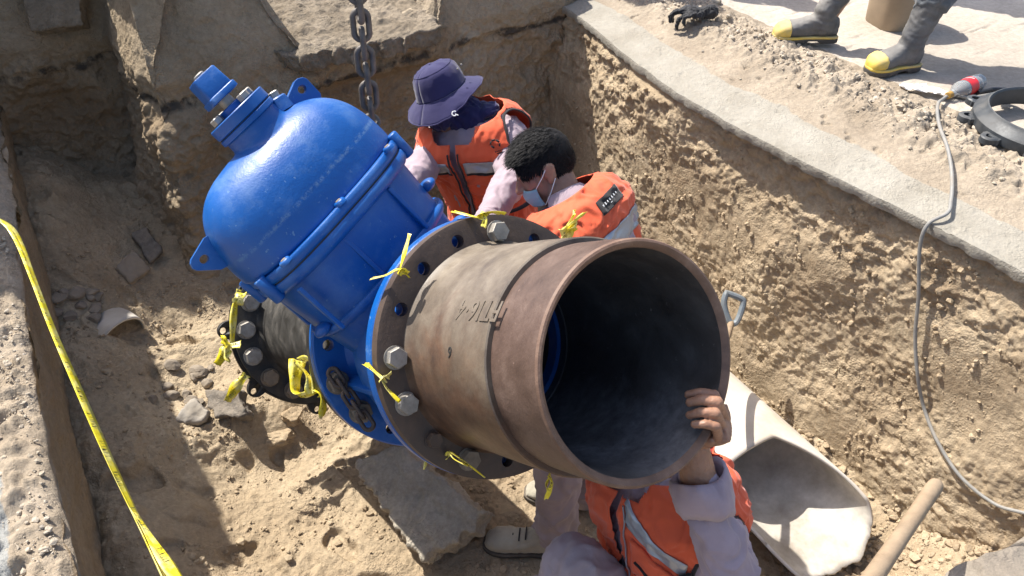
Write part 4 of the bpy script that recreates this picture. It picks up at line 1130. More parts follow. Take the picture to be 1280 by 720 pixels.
# on the black pipe
zb = w2p(vp(near_ang(295, 400, S3, .33), S3, .33))[2]
ribbon('tape_strip', [([P(299, 362, zb - .02), P(293, 385, zb - .04), P(291, 410, zb - .05), P(290, 432, zb - .04)], .9, 1.3, 1.0), ([P(301, 366, zb - .03), P(299, 374, zb - .05), P(296, 380, zb - .04)], 0, 1.4, 1.5)], .026, 'faded tape band wrapped down the rim of the black end flange', seed=10)
ribbon('tape_strip', [([P(301, 430, zb - .05), P(286, 433, zb - .05), P(280, 442, zb - .06), P(271, 456, zb - .05)], .2, 1.0, 1.5), ([P(286, 433, zb - .06), P(279, 425, zb - .06), P(276, 422, zb - .05)], .6, 1.5, 1.1), ([P(285, 436, zb - .05), P(283, 446, zb - .06), P(288, 452, zb - .05)], 1.1, .5)], .026, 'faded tape bow tied at the left rim of the black end flange', seed=11)
ribbon('tape_strip', [([P(308, 468, zb - .02), P(300, 477, zb - .05), P(292, 488, zb - .05), P(284, 502, zb - .04)], .6, 1.2, 1.4), ([P(307, 470, zb - .02), P(298, 484, zb - .05), P(287, 497, zb - .05)], 1.6, .8, 1.0)], .026, 'yellow tape end dangling low at the black end flange', seed=12)
zc = w2p(vp(near_ang(392, 460, 1.12, .24), 1.12, .24))[2]
ribbon('tape_strip', [([P(372, 450, zc), P(369, 470, zc - .02), P(370, 488, zc - .02), P(378, 494, zc - .02), P(390, 490, zc - .02)], .5, 1.3, 1.7), ([P(375, 449, zc - .01), P(388, 450, zc - .03), P(391, 470, zc - .03), P(394, 492, zc - .03)], .8, 1.5, 1.5), ([P(372, 455, zc - .02), P(386, 472, zc - .04), P(390, 492, zc - .04)], 1.3, .3, 1.4),
    ([P(385, 485, zc - .03), P(400, 492, zc - .04), P(404, 505, zc - .04), P(402, 522, zc - .03)], .8, 1.6, 1.0), ([P(398, 494, zc - .03), P(410, 496, zc - .03), P(417, 501, zc - .02)], .2, 1.2, .8), ([P(378, 452, zc - .02), P(390, 448, zc - .03), P(400, 447, zc - .02)], .2, 1.2, .9)], .024, 'pale yellow bunch of tape knotted where the black pipe meets the valve', seed=13, print_scale=2)
# ------------------------------------------------------------------ people
def fabric(name, c, weave=700, rough=.85, var=.12, dust=.0, sheen=.2, bump=.25):
    m, nt, b = nodes_of(name); v = objvec(nt)
    cc = ramp_n(nt, noise_n(nt, v, 7, 6, .6), [(.3, tuple(x * (1 - var) for x in c)), (.7, tuple(min(1, x * (1 + var)) for x in c))])
    if dust:
        d = ramp_n(nt, noise_n(nt, v, 5, 8, .7), [(.5, (0, 0, 0)), (.72, (dust,) * 3)])
        cc = mix_n(nt, d, cc, (.36, .29, .21))
    nt.links.new(cc, b.inputs['Base Color']); b.inputs['Roughness'].default_value = rough
    b.inputs['Sheen Weight'].default_value = sheen; b.inputs['Specular IOR Level'].default_value = .25
    p = bump_n(nt, b, noise_n(nt, v, 38, 4, .55), .25, .006)
    bump_n(nt, b, noise_n(nt, v, weave, 2, .5), bump, .0008, p)
    return m
def skin_mat(name, c):
    m, nt, b = nodes_of(name); v = objvec(nt)
    cc = ramp_n(nt, noise_n(nt, v, 18, 6, .65), [(.3, tuple(x * .72 for x in c)), (.55, c), (.75, tuple(min(1, x * 1.2) for x in c))])
    cc = mix_n(nt, ramp_n(nt, noise_n(nt, v, 60, 4, .7), [(.55, (0, 0, 0)), (.72, (.35,) * 3)]), cc, (.10, .055, .035))
    nt.links.new(cc, b.inputs['Base Color']); b.inputs['Roughness'].default_value = .5
    b.inputs['Subsurface Weight'].default_value = .12; b.inputs['Subsurface Radius'].default_value = (.012, .004, .002); b.inputs['Subsurface Scale'].default_value = .6
    p = bump_n(nt, b, noise_n(nt, v, 90, 4, .6), .25, .002)
    bump_n(nt, b, noise_n(nt, v, 420, 3, .6), .25, .0006, p)
    return m
M['skin'] = skin_mat('brown_skin', (.35, .185, .115))
M['mauve'] = fabric('mauve_shirt', (.36, .28, .31), 420, bump=.5, var=.16)
M['mauve2'] = fabric('mauve_trousers', (.33, .265, .275), dust=.35)
M['orange'] = fabric('orange_vest', (.72, .115, .045), 500, .7, .08)
M['redlin'] = fabric('red_lining', (.52, .035, .025), 500, .75, .1)
M['blackcloth'] = fabric('black_trim', (.018, .017, .018), 500, .8)
M['navy'] = fabric('navy_cotton', (.026, .023, .082), 600, .85)
M['hair'] = plain('black_hair', (.007, .006, .006), .62, spec=.25, var=.5, scale=90, bump=.6, bscale=400)
M['hairgrey'] = plain('grey_hair', (.12, .12, .12), .5, var=.5, scale=90)
M['mask'] = fabric('pale_blue_mask', (.30, .46, .52), 900, .8)
M['white'] = fabric('white_thread', (.78, .78, .76), 500, .8, .05)
M['silver'] = plain('reflective_tape', (.42, .44, .47), .32, .35, .12, 20, .2, 500, .12)
M['suede'] = fabric('olive_grey_suede', (.36, .33, .26), 500, .95, .25, .5)
M['sole'] = plain('dark_rubber', (.05, .046, .042), .8, dust=.4)
M['rubber'] = plain('black_rubber_boot', (.045, .049, .058), .5, var=.35, scale=12, bump=.25, bscale=50, dust=.9, dustc=(.27, .25, .22))
M['yellow'] = plain('yellow_rubber', (.66, .47, .08), .5, var=.18, scale=20, dust=.7, dustc=(.42, .35, .24))
M['camo'] = fabric('mud_spattered_grey_trousers', (.115, .125, .135), 400, .85, .5, .45)
M['olive'] = fabric('olive_webbing', (.17, .145, .065), 300, .8, .2)
M['nail'] = plain('nail', (.36, .22, .16), .35)

def W(X, Y, Z): return c2w(X, Y, Z)
class Torso:
    """cross sections along a bent spine; t 0 hips .. 1 neck, ang 0 = right side, 90 = front"""
    TS = [0, .18, .36, .55, .72, .84, .92, 1.0]
    WW = [.165, .160, .150, .165, .190, .198, .150, .066]
    DD = [.118, .112, .108, .122, .136, .132, .108, .066]
    def __init__(s, pel, neck, rp, rn, bow=0.0, scale=1.0, front=None):
        s.p0, s.p2 = np.asarray(pel, float), np.asarray(neck, float); s.rp, s.rn = nrm(rp), nrm(rn); s.k = scale
        ax = nrm(s.p2 - s.p0); f = nrm(np.cross(ax, s.rp)) if front is None else nrm(front)
        s.p1 = (s.p0 + s.p2) / 2 - f * bow
        s.f0 = f
    def spine(s, t): return (1 - t) ** 2 * s.p0 + 2 * t * (1 - t) * s.p1 + t * t * s.p2
    def frame(s, t):
        T = nrm(2 * (1 - t) * (s.p1 - s.p0) + 2 * t * (s.p2 - s.p1)); r = nrm(s.rp * (1 - t) + s.rn * t); r = nrm(r - T * np.dot(r, T)); f = np.cross(T, r)
        return r, f, T
    def pt(s, t, ang, off=0.0):
        r, f, T = s.frame(t); w = (np.interp(t, s.TS, s.WW)) * s.k + off; d = np.interp(t, s.TS, s.DD) * s.k + off
        c, q = math.cos(R(ang)), math.sin(R(ang)); e = 2 / 2.5
        return s.spine(t) + T * off * 1.1 * float(sstep(.80, .95, t)) + r * w * math.copysign(abs(c) ** e, c) + f * d * math.copysign(abs(q) ** e, q)
    def ring(s, t, off=0.0, n=40): return np.array([s.pt(t, a, off) for a in np.linspace(0, 360, n, endpoint=False)])
    def loft(s, mb, off=0.0, t0=0., t1=1.): mb.loft([s.ring(t, off) for t in np.linspace(t0, t1, 22)], True)
    def patch(s, poly, off, name, m, parent, th=.003, nu=14, nv=14, label=None, wr=.0):
        """poly: four corners (t, ang) -> curved patch"""
        (a, b, c, d) = poly; g = np.zeros((nu, nv, 3))
        for i in range(nu):
            for j in range(nv):
                x, y = i / (nu - 1), j / (nv - 1)
                t = (1 - x) * (1 - y) * a[0] + x * (1 - y) * b[0] + x * y * c[0] + (1 - x) * y * d[0]
                an = (1 - x) * (1 - y) * a[1] + x * (1 - y) * b[1] + x * y * c[1] + (1 - x) * y * d[1]
                g[i, j] = s.pt(t, an, off)
        if wr: g = g + (fbm(g.reshape(-1, 3), .06, 3, off=3).reshape(nu, nv, 1)) * wr
        mb = MB(); mb.grid(g); o = mb.build(name, m, parent, label, sharp=None)
        q = o.modifiers.new('s', 'SOLIDIFY'); q.thickness = th; q.offset = 0
        return o

def add_head(mb, c, f, u):
    f = nrm(f); u = nrm(u - f * np.dot(u, f)); r = np.cross(f, u)
    def E(x, y, z, a, b, h): mb.ellipsoid(c + r * x + f * y + u * z, (r * a, f * b, u * h), 24, 16)
    E(0, -.008, .030, .075, .096, .088); E(0, .022, -.030, .060, .070, .072); E(0, .045, -.078, .036, .040, .034)
    E(0, .078, .022, .048, .016, .012); E(0, .040, -.01, .064, .050, .05)
    for sx in (-1, 1):
        E(sx * .034, .066, -.022, .020, .018, .018)
        E(sx * .076, -.004, -.004, .010, .021, .033); E(sx * .080, -.010, .008, .009, .020, .020); E(sx * .074, .004, -.030, .008, .011, .012)
    mb.capsule(c + f * .088 + u * .014, .009, c + f * .110 - u * .022, .013, 14)
    for sx in (-1, 1): E(sx * .011, .100, -.026, .008, .010, .007)
    E(0, .087, -.050, .023, .010, .006); E(0, .086, -.060, .020, .010, .006)
    return f, u, r
def hand_pts(O, X, Y, Z, s=1.0, curls=None, thumb=(.55, .5, .4), spread=.0):
    """wrist O, X to the thumb side, Y to the fingers, Z back of the hand"""
    def q(x, y, z): return O + X * x * s + Y * y * s + Z * z * s
    mb = MB()
    mb.loft([np.array([q(w_ * math.cos(a), y, d_ * math.sin(a) + z) for a in np.linspace(0, 2 * math.pi, 20, endpoint=False)]) for y, w_, d_, z in ((-.05, .026, .020, 0), (-.01, .027, .019, 0), (.015, .031, .0175, 0), (.045, .038, .016, 0), (.075, .042, .0145, .001), (.092, .041, .012, .002))], True)
    mb.capsule(q(.028, .02, -.008), .017, q(.034, .055, -.010), .013)
    mb.capsule(q(-.026, .02, -.007), .014, q(-.030, .06, -.006), .011)
    base = [(.031, .090), (.0105, .095), (-.0105, .091), (-.030, .082)]; ln = [(.043, .026, .022), (.047, .029, .023), (.043, .027, .022), (.034, .021, .020)]
    rad = [.0102, .0105, .0100, .0090]; tips = []
    curls = curls or [(20, 30, 20)] * 4
    for k in range(4):
        bx, by = base[k]; p = q(bx, by - .012, .001); an = 0; r0 = rad[k] * s * 1.08; side = spread * (1.5 - k)
        mb.capsule(q(bx * .8, by - .05, .004), r0, p, r0)
        for j in range(3):
            an += curls[k][j]; dr = nrm(Y * math.cos(R(an)) - Z * math.sin(R(an)) + X * side)
            p2 = p + dr * (ln[k][j] + (.012 if j == 0 else 0)) * s; r1 = r0 * (.93 if j < 2 else .84)
            mb.capsule(p, r0 * 1.02, p2, r1, 14); 
            p, r0 = p2, r1
        tips.append((p, dr, r0))
    t0 = q(.026, .018, -.008); d0 = nrm(X * thumb[0] + Y * thumb[1] - Z * thumb[2]); t1 = t0 + d0 * .045 * s; d1 = nrm(d0 + Y * .35); t2 = t1 + d1 * .033 * s; t3 = t2 + nrm(d1 + Y * .25 - Z * .1) * .026 * s
    mb.capsule(t0, .0155 * s, t1, .0125 * s); mb.capsule(t1, .0122 * s, t2, .0108 * s); mb.capsule(t2, .0108 * s, t3, .0088 * s)
    return mb, tips
def nails(tips, Z, parent, s=1.0):
    for p, d, r0 in tips:
        n_ = nrm(Z - d * np.dot(Z, d)) if False else nrm(np.cross(np.cross(d, Z), d)); b = np.cross(d, n_); mb = MB()
        c = p + n_ * r0 * .80 - d * .001
        mb.ellipsoid(c, (b * .0058, d * .0068, n_ * .0022), 12, 8); mb.build('nail', M['nail'], parent)
def default_hand(wr, el, X=None):
    Y = nrm(wr - el); X = nrm(np.cross(Y, V3(0, 0, 1)) if X is None else X); X = nrm(X - Y * np.dot(X, Y)); Z = np.cross(X, Y)
    return hand_pts(wr, X, Y, Z, 1.0, [(25, 35, 25), (30, 38, 25), (32, 40, 25), (36, 40, 28)])[0]
def shoe(name, heel, toe, m, parent, w=.048, h=.075):
    """low work shoe, world points on the sole"""
    d = toe - heel; L = np.linalg.norm(d); d = d / L; up = nrm(V3(0, 0, 1) - d * d[2]); s = np.cross(d, up); mb = MB(); a = np.linspace(0, 2 * math.pi, 24, endpoint=False); rings = []
    for q, ww, hh in ((0, .55, .75), (.06, .74, .98), (.2, .80, 1.05), (.38, .82, 1.0), (.55, .92, .82), (.72, 1.04, .70), (.86, 1.0, .60), (.95, .80, .48), (1.0, .5, .32)):
        c = heel + d * L * q; rings.append(np.array([c + s * w * ww * math.cos(t) + up * (h * hh * (.5 + .5 * math.copysign(abs(math.sin(t)) ** .7, math.sin(t))) + .012) for t in a]))
    mb.loft(rings, True)
    o = link(name, blob(mb, .006, 3, name, cloth(.004, .05, 3)), m, parent)
    mb = MB(); rings = []
    for q, ww in ((-.02, .5), (.03, .80), (.2, .84), (.4, .80), (.6, .98), (.75, 1.1), (.88, 1.05), (.97, .82), (1.03, .45)):
        c = heel + d * L * q; rings.append(np.array([c + s * w * ww * x + up * z for x, z in ((-1, 0), (1, 0), (1.02, .02), (-1.02, .02))]))
    mb.loft(rings, True); mb.build('sole', M['sole'], parent, bevel=.004)
    # laces
    for k in range(3):
        q = .50 + .08 * k; c = heel + d * L * q + up * (h * (.93 - .12 * k) + .012); mb = MB()
        mb.tube([c - s * w * .55 - up * .006, c + up * .004, c + s * w * .55 - up * .006], .003, 8); mb.build('lace', M['blackcloth'], parent)
    return o
def legs(mb, pel, knees, ankles, r=.5, off=.0):
    for (h, k, a) in zip(pel, knees, ankles):
        mb.capsule(h, .094 + off, k, .064 + off); mb.capsule(k, .064 + off, a, .046 + off * 1.6)
def arm_caps(mb, sh, el, wr, off=0.):
    mb.capsule(sh, .050 + off, el, .042 + off); mb.capsule(el, .042 + off, wr, .028 + off)

# ---- 1: worker in the navy bucket hat behind the valve
p1 = empty('person', P(612, 500, 3.1) * V3(1, 1, 0) + V3(0, 0, FL + .1), 'worker in a navy bucket hat and orange vest behind the blue bonnet', 'person')
neck = P(584, 148, 2.86); pel = P(618, 288, 3.12)
rn_ = cdir(nrm(V3(-.80, -.06, .52)))      # his right side is on the picture's left
rn_ = cdir(nrm(V3(-.72, -.18, .56)))
T1 = Torso(pel, neck, rn_, rn_, .03)
shL = T1.pt(.86, 180, -.045); shR = T1.pt(.86, 0, -.045)
elL = P(640, 222, 2.74); wrL = P(606, 282, 2.58); elR = P(500, 250, 2.75); wrR = P(520, 300, 2.55)
fl1 = fz(*toG(pel)) 
hipR, hipL = T1.pt(.05, 0, -.08), T1.pt(.05, 180, -.08)
kn1 = [V3(h[0] - .02, h[1] - .03, fl1 + .48) for h in (hipR, hipL)]; an1 = [V3(h[0], h[1] + .03, fl1 + .08) for h in (hipR, hipL)]
hc1 = P(556, 122, 2.82); f1 = cdir(nrm(V3(-.55, -.62, -.55))); u1_ = cdir(nrm(V3(-.28, .86, -.42)))
mb = MB(); T1.loft(mb, -.006); fh, uh, rh = add_head(mb, hc1, f1, u1_); mb.capsule(neck - uh * .02, .056, hc1 - uh * .04 - fh * .01, .055)
arm_caps(mb, shL, elL, wrL); arm_caps(mb, shR, elR, wrR); legs(mb, [hipR, hipL], kn1, an1)
b1 = blob(mb, .0075, 4, 'b'); h1, _ = default_hand(wrL, elL), 0; hb = blob(h1, .003, 2, 'h'); hb2 = blob(default_hand(wrR, elR), .003, 2, 'h')
link('body', join_meshes([b1, hb, hb2], 'body'), M['skin'], p1)
mb = MB(); T1.loft(mb, .008, 0, .985); arm_caps(mb, shL, elL, wrL, .017); arm_caps(mb, shR, elR, wrR, .017)
link('shirt', blob(mb, .0065, 3, 'shirt', cloth(.011, .10, 2, (1, 1, .7))), M['mauve'], p1)
mb = MB(); mb.capsule(elL * .1 + wrL * .9, .049, wrL, .044); link('cuff', blob(mb, .005, 2, 'cuff', cloth(.004, .04, 7)), M['mauve'], p1)
mb = MB(); T1.loft(mb, .010, -.05, .25); legs(mb, [hipR, hipL], kn1, an1, off=.018)
link('trousers', blob(mb, .0075, 3, 'trousers', cloth(.012, .11, 8, (1, 1, .7))), M['mauve2'], p1)
for i, a in enumerate(an1): shoe('shoe', V3(a[0] + .05, a[1] + .05, fl1), V3(a[0] - .12, a[1] - .19, fl1 + .0), M['suede'], p1)
def vest_pt(T, t, a, ex=0.):
    off, wr, seed = T.vp; p = T.pt(t, a, off + .016 * float(sstep(.68, .84, t))); d = float(cloth(wr, .09, seed)(p[None], None)[0])
    return p + nrm(p - T.spine(t)) * (d + ex)
def vest_tube(T, tas, r, name, m, parent, ex=.004, flat=.5, n=8):
    mb = MB(); mb.tube([vest_pt(T, t, a, ex) for t, a in tas], r, n, flat=flat); return mb.build(name, m, parent)
def vest_patch(T, poly, ex, name, m, parent, nu=18, nv=26, label=None, th=.0016):
    (a, b, c, d) = poly; g = np.zeros((nu, nv, 3)); cs = np.zeros((nu, nv, 3)); off, wr, seed = T.vp
    for i in range(nu):
        for j in range(nv):
            x, y = i / (nu - 1), j / (nv - 1)
            w = ((1 - x) * (1 - y), x * (1 - y), x * y, (1 - x) * y); t = sum(k * p[0] for k, p in zip(w, (a, b, c, d))); an = sum(k * p[1] for k, p in zip(w, (a, b, c, d)))
            g[i, j] = T.pt(t, an, off + .016 * float(sstep(.68, .84, t))); cs[i, j] = T.spine(t)
    dd = cloth(wr, .09, seed)(g.reshape(-1, 3), None).reshape(nu, nv, 1); q = g - cs; g = g + q / np.linalg.norm(q, axis=2)[..., None] * (dd + ex)
    mb = MB(); mb.grid(g); o = mb.build(name, m, parent, label, sharp=None); s_ = o.modifiers.new('s', 'SOLIDIFY'); s_.thickness = th; s_.offset = 0
    return o
def vest(T, parent, t0=.06, t1=.965, off=.022, hole_t=(.50, .87), hole_a=25, front_gap=3, neckV=True, seed=2, wr=.010, lining=None, nA=260, nT=130):
    """sleeveless shell with arm holes and a V neck; ang 90 is the front closing"""
    T.vp = (off, wr, seed)
    ts = np.linspace(t0, t1, nT); an = np.linspace(90 + front_gap * .5, 450 - front_gap * .5, nA); g = np.zeros((nT, nA, 3))
    for i, t in enumerate(ts):
        for j, a in enumerate(an): g[i, j] = T.pt(t, a, off + .016 * float(sstep(.68, .84, t)))
    w_ = cloth(wr, .09, seed)
    d = w_(g.reshape(-1, 3), None).reshape(nT, nA)
    for i in range(nT):
        c = T.spine(ts[i])
        for j in range(nA): g[i, j] += nrm(g[i, j] - c) * d[i, j]
    mask = np.ones((nT, nA), bool); tc = (hole_t[0] + hole_t[1]) / 2; th = (hole_t[1] - hole_t[0]) / 2
    A = an % 360
    for i in range(nT):
        for j in range(nA):
            for ca in (0, 180):
                da = (A[j] - ca + 180) % 360 - 180
                if ((ts[i] - tc) / th) ** 2 + (da / hole_a) ** 2 < 1: mask[i, j] = False
            df = abs((A[j] - 90 + 180) % 360 - 180)
            if neckV and ts[i] > .89 and df < 14 + 20 * (ts[i] - .89) / .08: mask[i, j] = False
    mb = MB(); mb.grid(g, mask=mask); o = mb.build('vest', [M['orange'], M['redlin']] if lining else M['orange'], parent, 'orange safety vest', sharp=None)
    s = o.modifiers.new('s', 'SOLIDIFY'); s.thickness = .0022; s.offset = -1
    if lining: s.material_offset = 1
    # black binding round the arm holes and the front edge
    for ca in (0, 180):
        pts = []
        for q in np.linspace(0, 2 * math.pi, 60, endpoint=False):
            t = min(t1, tc + th * math.cos(q)); a = ca + hole_a * math.sin(q); pts.append(vest_pt(T, t, a, .002))
        pts = np.array(pts)
        for _ in range(4): pts = (np.roll(pts, 1, 0) + pts + np.roll(pts, -1, 0)) / 3
        mb = MB(); mb.tube(pts, .0055, 8, loop=True, flat=.6); mb.build('arm_binding', M['blackcloth'], parent)
    return o
vest(T1, p1, seed=5, hole_t=(.44, .95), hole_a=42)
for sg in (-1, 1):
    vest_tube(T1, [(t, 90 + sg * 2.5) for t in np.linspace(.08, .86, 26)], .0065, 'zip_edge', M['blackcloth'], p1)
    vest_patch(T1, [(.705, 90 + sg * 5), (.81, 90 + sg * 5), (.77, 90 + sg * 60), (.68, 90 + sg * 60)], .0035, 'reflective_strip', M['silver'], p1)
    vest_patch(T1, [(.68, 90 + sg * 5), (.705, 90 + sg * 5), (.68, 90 + sg * 60), (.65, 90 + sg * 60)], .003, 'black_band', M['blackcloth'], p1)
vest_patch(T1, [(.66, 204), (.735, 204), (.735, 336), (.66, 336)], .0035, 'reflective_strip', M['silver'], p1)
# side strap with buckle
mb = MB(); mb.tube([T1.pt(.30, a, .040) for a in np.linspace(118, 215, 14)], .012, 8, flat=.3); mb.build('side_strap', M['blackcloth'], p1)
# small printed emblem: ring of six strokes and two short lines of print
def glyph_ring(c, x, y, n_, r, m, parent, name='emblem'):
    mb = MB()
    for k in range(6):
        if k == 4: continue
        a0, a1 = k * math.pi / 3 + .12, (k + 1) * math.pi / 3 - .12
        p, q = c + (x * math.cos(a0) + y * math.sin(a0)) * r, c + (x * math.cos(a1) + y * math.sin(a1)) * r
        mb.tube([p, q], r * .22, 6)
    for dy, L in ((-1.7, 1.0), (-2.2, .7)):
        for j in range(5): 
            xx = (j - 2) * .38 * L; mb.box(c + x * r * xx + y * r * dy, (x * r * .12, y * r * .14, n_ * .001))
    return mb.build(name, m, parent)
c = vest_pt(T1, .88, 132, .005); X_ = nrm(vest_pt(T1, .88, 140) - vest_pt(T1, .88, 124)); Y_ = nrm(vest_pt(T1, .90, 132) - vest_pt(T1, .86, 132)); glyph_ring(c, X_, Y_, np.cross(X_, Y_), .016, M['blackcloth'], p1)
# bucket hat
def bucket_hat(parent, c, f, u):
    r = np.cross(f, u); mb = MB(); prof = [(.098, .004), (.098, .028), (.093, .050), (.083, .068), (.070, .079), (.040, .087), (.005, .092), (-.0, .094)]
    a = np.linspace(0, 2 * math.pi, 64, endpoint=False); rings = []
    for z, rr_ in prof: rings.append(np.array([c + u * (z) + f * rr_ * 1.12 * math.cos(t) + r * rr_ * .97 * math.sin(t) for t in a]))
    for q in np.linspace(.08, 1, 10):
        rr_ = .094 + .050 * q
        rings.append(np.array([c + u * (-.0 - .040 * q ** 1.2 + .012 * q * math.sin(2 * t + .6) - .022 * q * max(0, math.cos(t)) + .02 * q * abs(math.sin(t)) ** 3) + f * rr_ * 1.10 * math.cos(t) + r * rr_ * 1.0 * math.sin(t) for t in a]))
    g = np.array(rings); g = np.concatenate([g, g[:, :1]], 1)
    d = cloth(.006, .08, 12)(g.reshape(-1, 3), None).reshape(g.shape[:2]); cc = c
    g = g + (g - cc) / np.linalg.norm(g - cc, axis=2)[..., None] * d[..., None]
    mb.grid(g[:8]); o = mb.build('hat_crown', M['navy'], parent, 'navy bucket hat crown', sharp=None); s = o.modifiers.new('s', 'SOLIDIFY'); s.thickness = .003
    mb = MB(); mb.grid(g[7:]); o = mb.build('hat_brim', M['navy'], parent, sharp=None); s = o.modifiers.new('s', 'SOLIDIFY'); s.thickness = .003
    mb = MB(); mb.tube([x for x in g[-1][:-1]], .0028, 6, loop=True); mb.build('hat_brim_edge', M['navy'], parent)
    mb = MB(); mb.tube([x for x in g[3][:-1]], .0016, 6, loop=True); mb.build('hat_seam', M['navy'], parent)
    for t in (1.1, 1.3):
        mb = MB(); q = c + u * .06 + f * .105 * 1.12 * math.cos(t * 1.6) - r * .105 * .97 * math.sin(t * 1.6); mb.ellipsoid(q, (r * .004, f * .004, u * .004), 8, 6); mb.build('eyelet', M['zinc'], parent)
bucket_hat(p1, hc1 + uh * .030, fh, uh)
# navy neck gaiter over mouth and neck
mb = MB(); mb.capsule(neck - uh * .005, .083, hc1 - uh * .045 + fh * .004, .076); mb.ellipsoid(hc1 - uh * .055 + fh * .045, (rh * .062, fh * .062, uh * .05)); mb.ellipsoid(neck + rh * -.03 - fh * .04, (rh * .09, fh * .06, uh * .035))
link('neck_gaiter', blob(mb, .006, 3, 'g', cloth(.010, .05, 30)), M['navy'], p1)
gq = P(568, 142, 2.70); xq, yq = cdir(V3(.9, .25, 0)), cdir(V3(-.25, .9, 0)); mb = MB()
for a0 in range(5): 
    A0, A1 = R(40 + a0 * 55), R(40 + a0 * 55 + 50); mb.tube([gq + (xq * math.cos(A0) + yq * math.sin(A0)) * .009, gq + (xq * math.cos(A1) + yq * math.sin(A1)) * .009], .0022, 6)
mb.tube([gq + xq * .002 - yq * .002, gq + xq * .012 - yq * .010], .0018, 6)
# laid on the gaiter surface
mb_pts = mb
def project_to(mbx, tgt_c, k): 
    for i in range(len(mbx.v)): mbx.v[i] = mbx.v[i] + k
    return mbx
dd = nrm(V3(0, 0, CAMH) - gq)
EMB = mb

# ---- 2: bare headed worker bending behind the rusty pipe
neck = P(708, 250, 2.50); pel = P(764, 400, 2.70)
p2 = empty('person', V3(.25, 1.85, FL), 'black haired worker in an orange vest bending behind the rusty pipe', 'person')
shl, shr = P(676, 296, 2.34), P(786, 276, 2.68); rn_ = nrm(shr - shl)
T2 = Torso(pel, neck, rn_, rn_, .055)
shL, shR = T2.pt(.86, 180, -.045), T2.pt(.86, 0, -.045)
elL, wrL = P(668, 390, 2.42), P(612, 350, 2.50); elR, wrR = P(730, 390, 2.8), P(660, 340, 2.85)
hipR, hipL = T2.pt(.05, 0, -.08), T2.pt(.05, 180, -.08)
s1h, s1t = onfloor(706, 690), onfloor(607, 680); s2h, s2t = onfloor(742, 660), onfloor(668, 650)
anL = s1h + V3(-.035, .03, .09); anR = V3(.30, 1.93, fz(*toG(V3(.3, 1.93, 0))) + .09); s2h = anR - V3(-.05, -.01, .09); s2t = s2h + V3(-.29, .03, 0)
knL = anL * .5 + hipL * .5 + V3(-.06, -.02, 0); knR = anR * .5 + hipR * .5 + V3(-.05, 0, 0)
hc2 = P(681, 210, 2.50); f2 = cdir(nrm(V3(-.80, -.48, .10))); u2_ = cdir(nrm(V3(-.16, .88, -.30)))
mb = MB(); T2.loft(mb, -.006); fh, uh, rh = add_head(mb, hc2, f2, u2_); mb.capsule(neck - uh * .0, .058, hc2 - uh * .03 - fh * .02, .056)
arm_caps(mb, shL, elL, wrL); arm_caps(mb, shR, elR, wrR); legs(mb, [hipL, hipR], [knL, knR], [anL, anR])
link('body', join_meshes([blob(mb, .0052, 4, 'b'), blob(default_hand(wrL, elL), .003, 2, 'h'), blob(default_hand(wrR, elR), .003, 2, 'h')], 'body'), M['skin'], p2)
mb = MB(); T2.loft(mb, .008, 0, .995); arm_caps(mb, shL, elL, wrL, .018); arm_caps(mb, shR, elR, wrR, .018)
link('shirt', blob(mb, .0065, 3, 'shirt', cloth(.011, .10, 22)), M['mauve'], p2)
mb = MB(); T2.loft(mb, .010, -.05, .25); legs(mb, [hipL, hipR], [knL, knR], [anL, anR], off=.022)
for a_, k_ in ((anL, knL), (anR, knR)):
    d_ = nrm(k_ - a_); mb.capsule(a_ - V3(0, 0, .02), .076, a_ + d_ * .16, .072); mb.ellipsoid(a_ + V3(-.01, 0, .005), (V3(.086, 0, 0), V3(0, .078, 0), V3(0, 0, .032)))
link('trousers', blob(mb, .007, 3, 'trousers', cloth(.017, .12, 28, (1, 1, .8))), M['mauve2'], p2)
shoe('shoe', s1h, s1t, M['suede'], p2, .052, .105); shoe('shoe', s2h, s2t, M['suede'], p2, .048, .078)
vest(T2, p2, t1=.985, seed=9, neckV=True, off=.014, hole_a=23, wr=.012)
vest_patch(T2, [(.64, 206), (.77, 206), (.77, 334), (.64, 334)], .0035, 'reflective_strip', M['silver'], p2, nu=12, nv=50)
vest_patch(T2, [(.35, 206), (.42, 206), (.42, 334), (.35, 334)], .0035, 'reflective_strip', M['silver'], p2, nu=12, nv=50)
vest_patch(T2, [(.855, 256), (.905, 256), (.905, 284), (.855, 284)], .004, 'black_label', M['blackcloth'], p2)
a0_ = vest_pt(T2, .882, 258, .009); a1_ = vest_pt(T2, .882, 282, .009); mb = MB(); Y_ = nrm(T2.pt(.89, 266, .034) - T2.pt(.87, 266, .034))
for k, wq in enumerate((.8, 1, .7, .9, 1, .8, .6)):
    c = a0_ + (a1_ - a0_) * (k + .7) / 8; mb.box(c, (nrm(a1_ - a0_) * .0022, Y_ * .0042 * wq, np.cross(nrm(a1_ - a0_), Y_) * .0006))
mb.box((a0_ + a1_) / 2 - Y_ * .011, (nrm(a1_ - a0_) * .010, Y_ * .0009, np.cross(nrm(a1_ - a0_), Y_) * .0006))
mb.build('label_print', M['white'], p2)
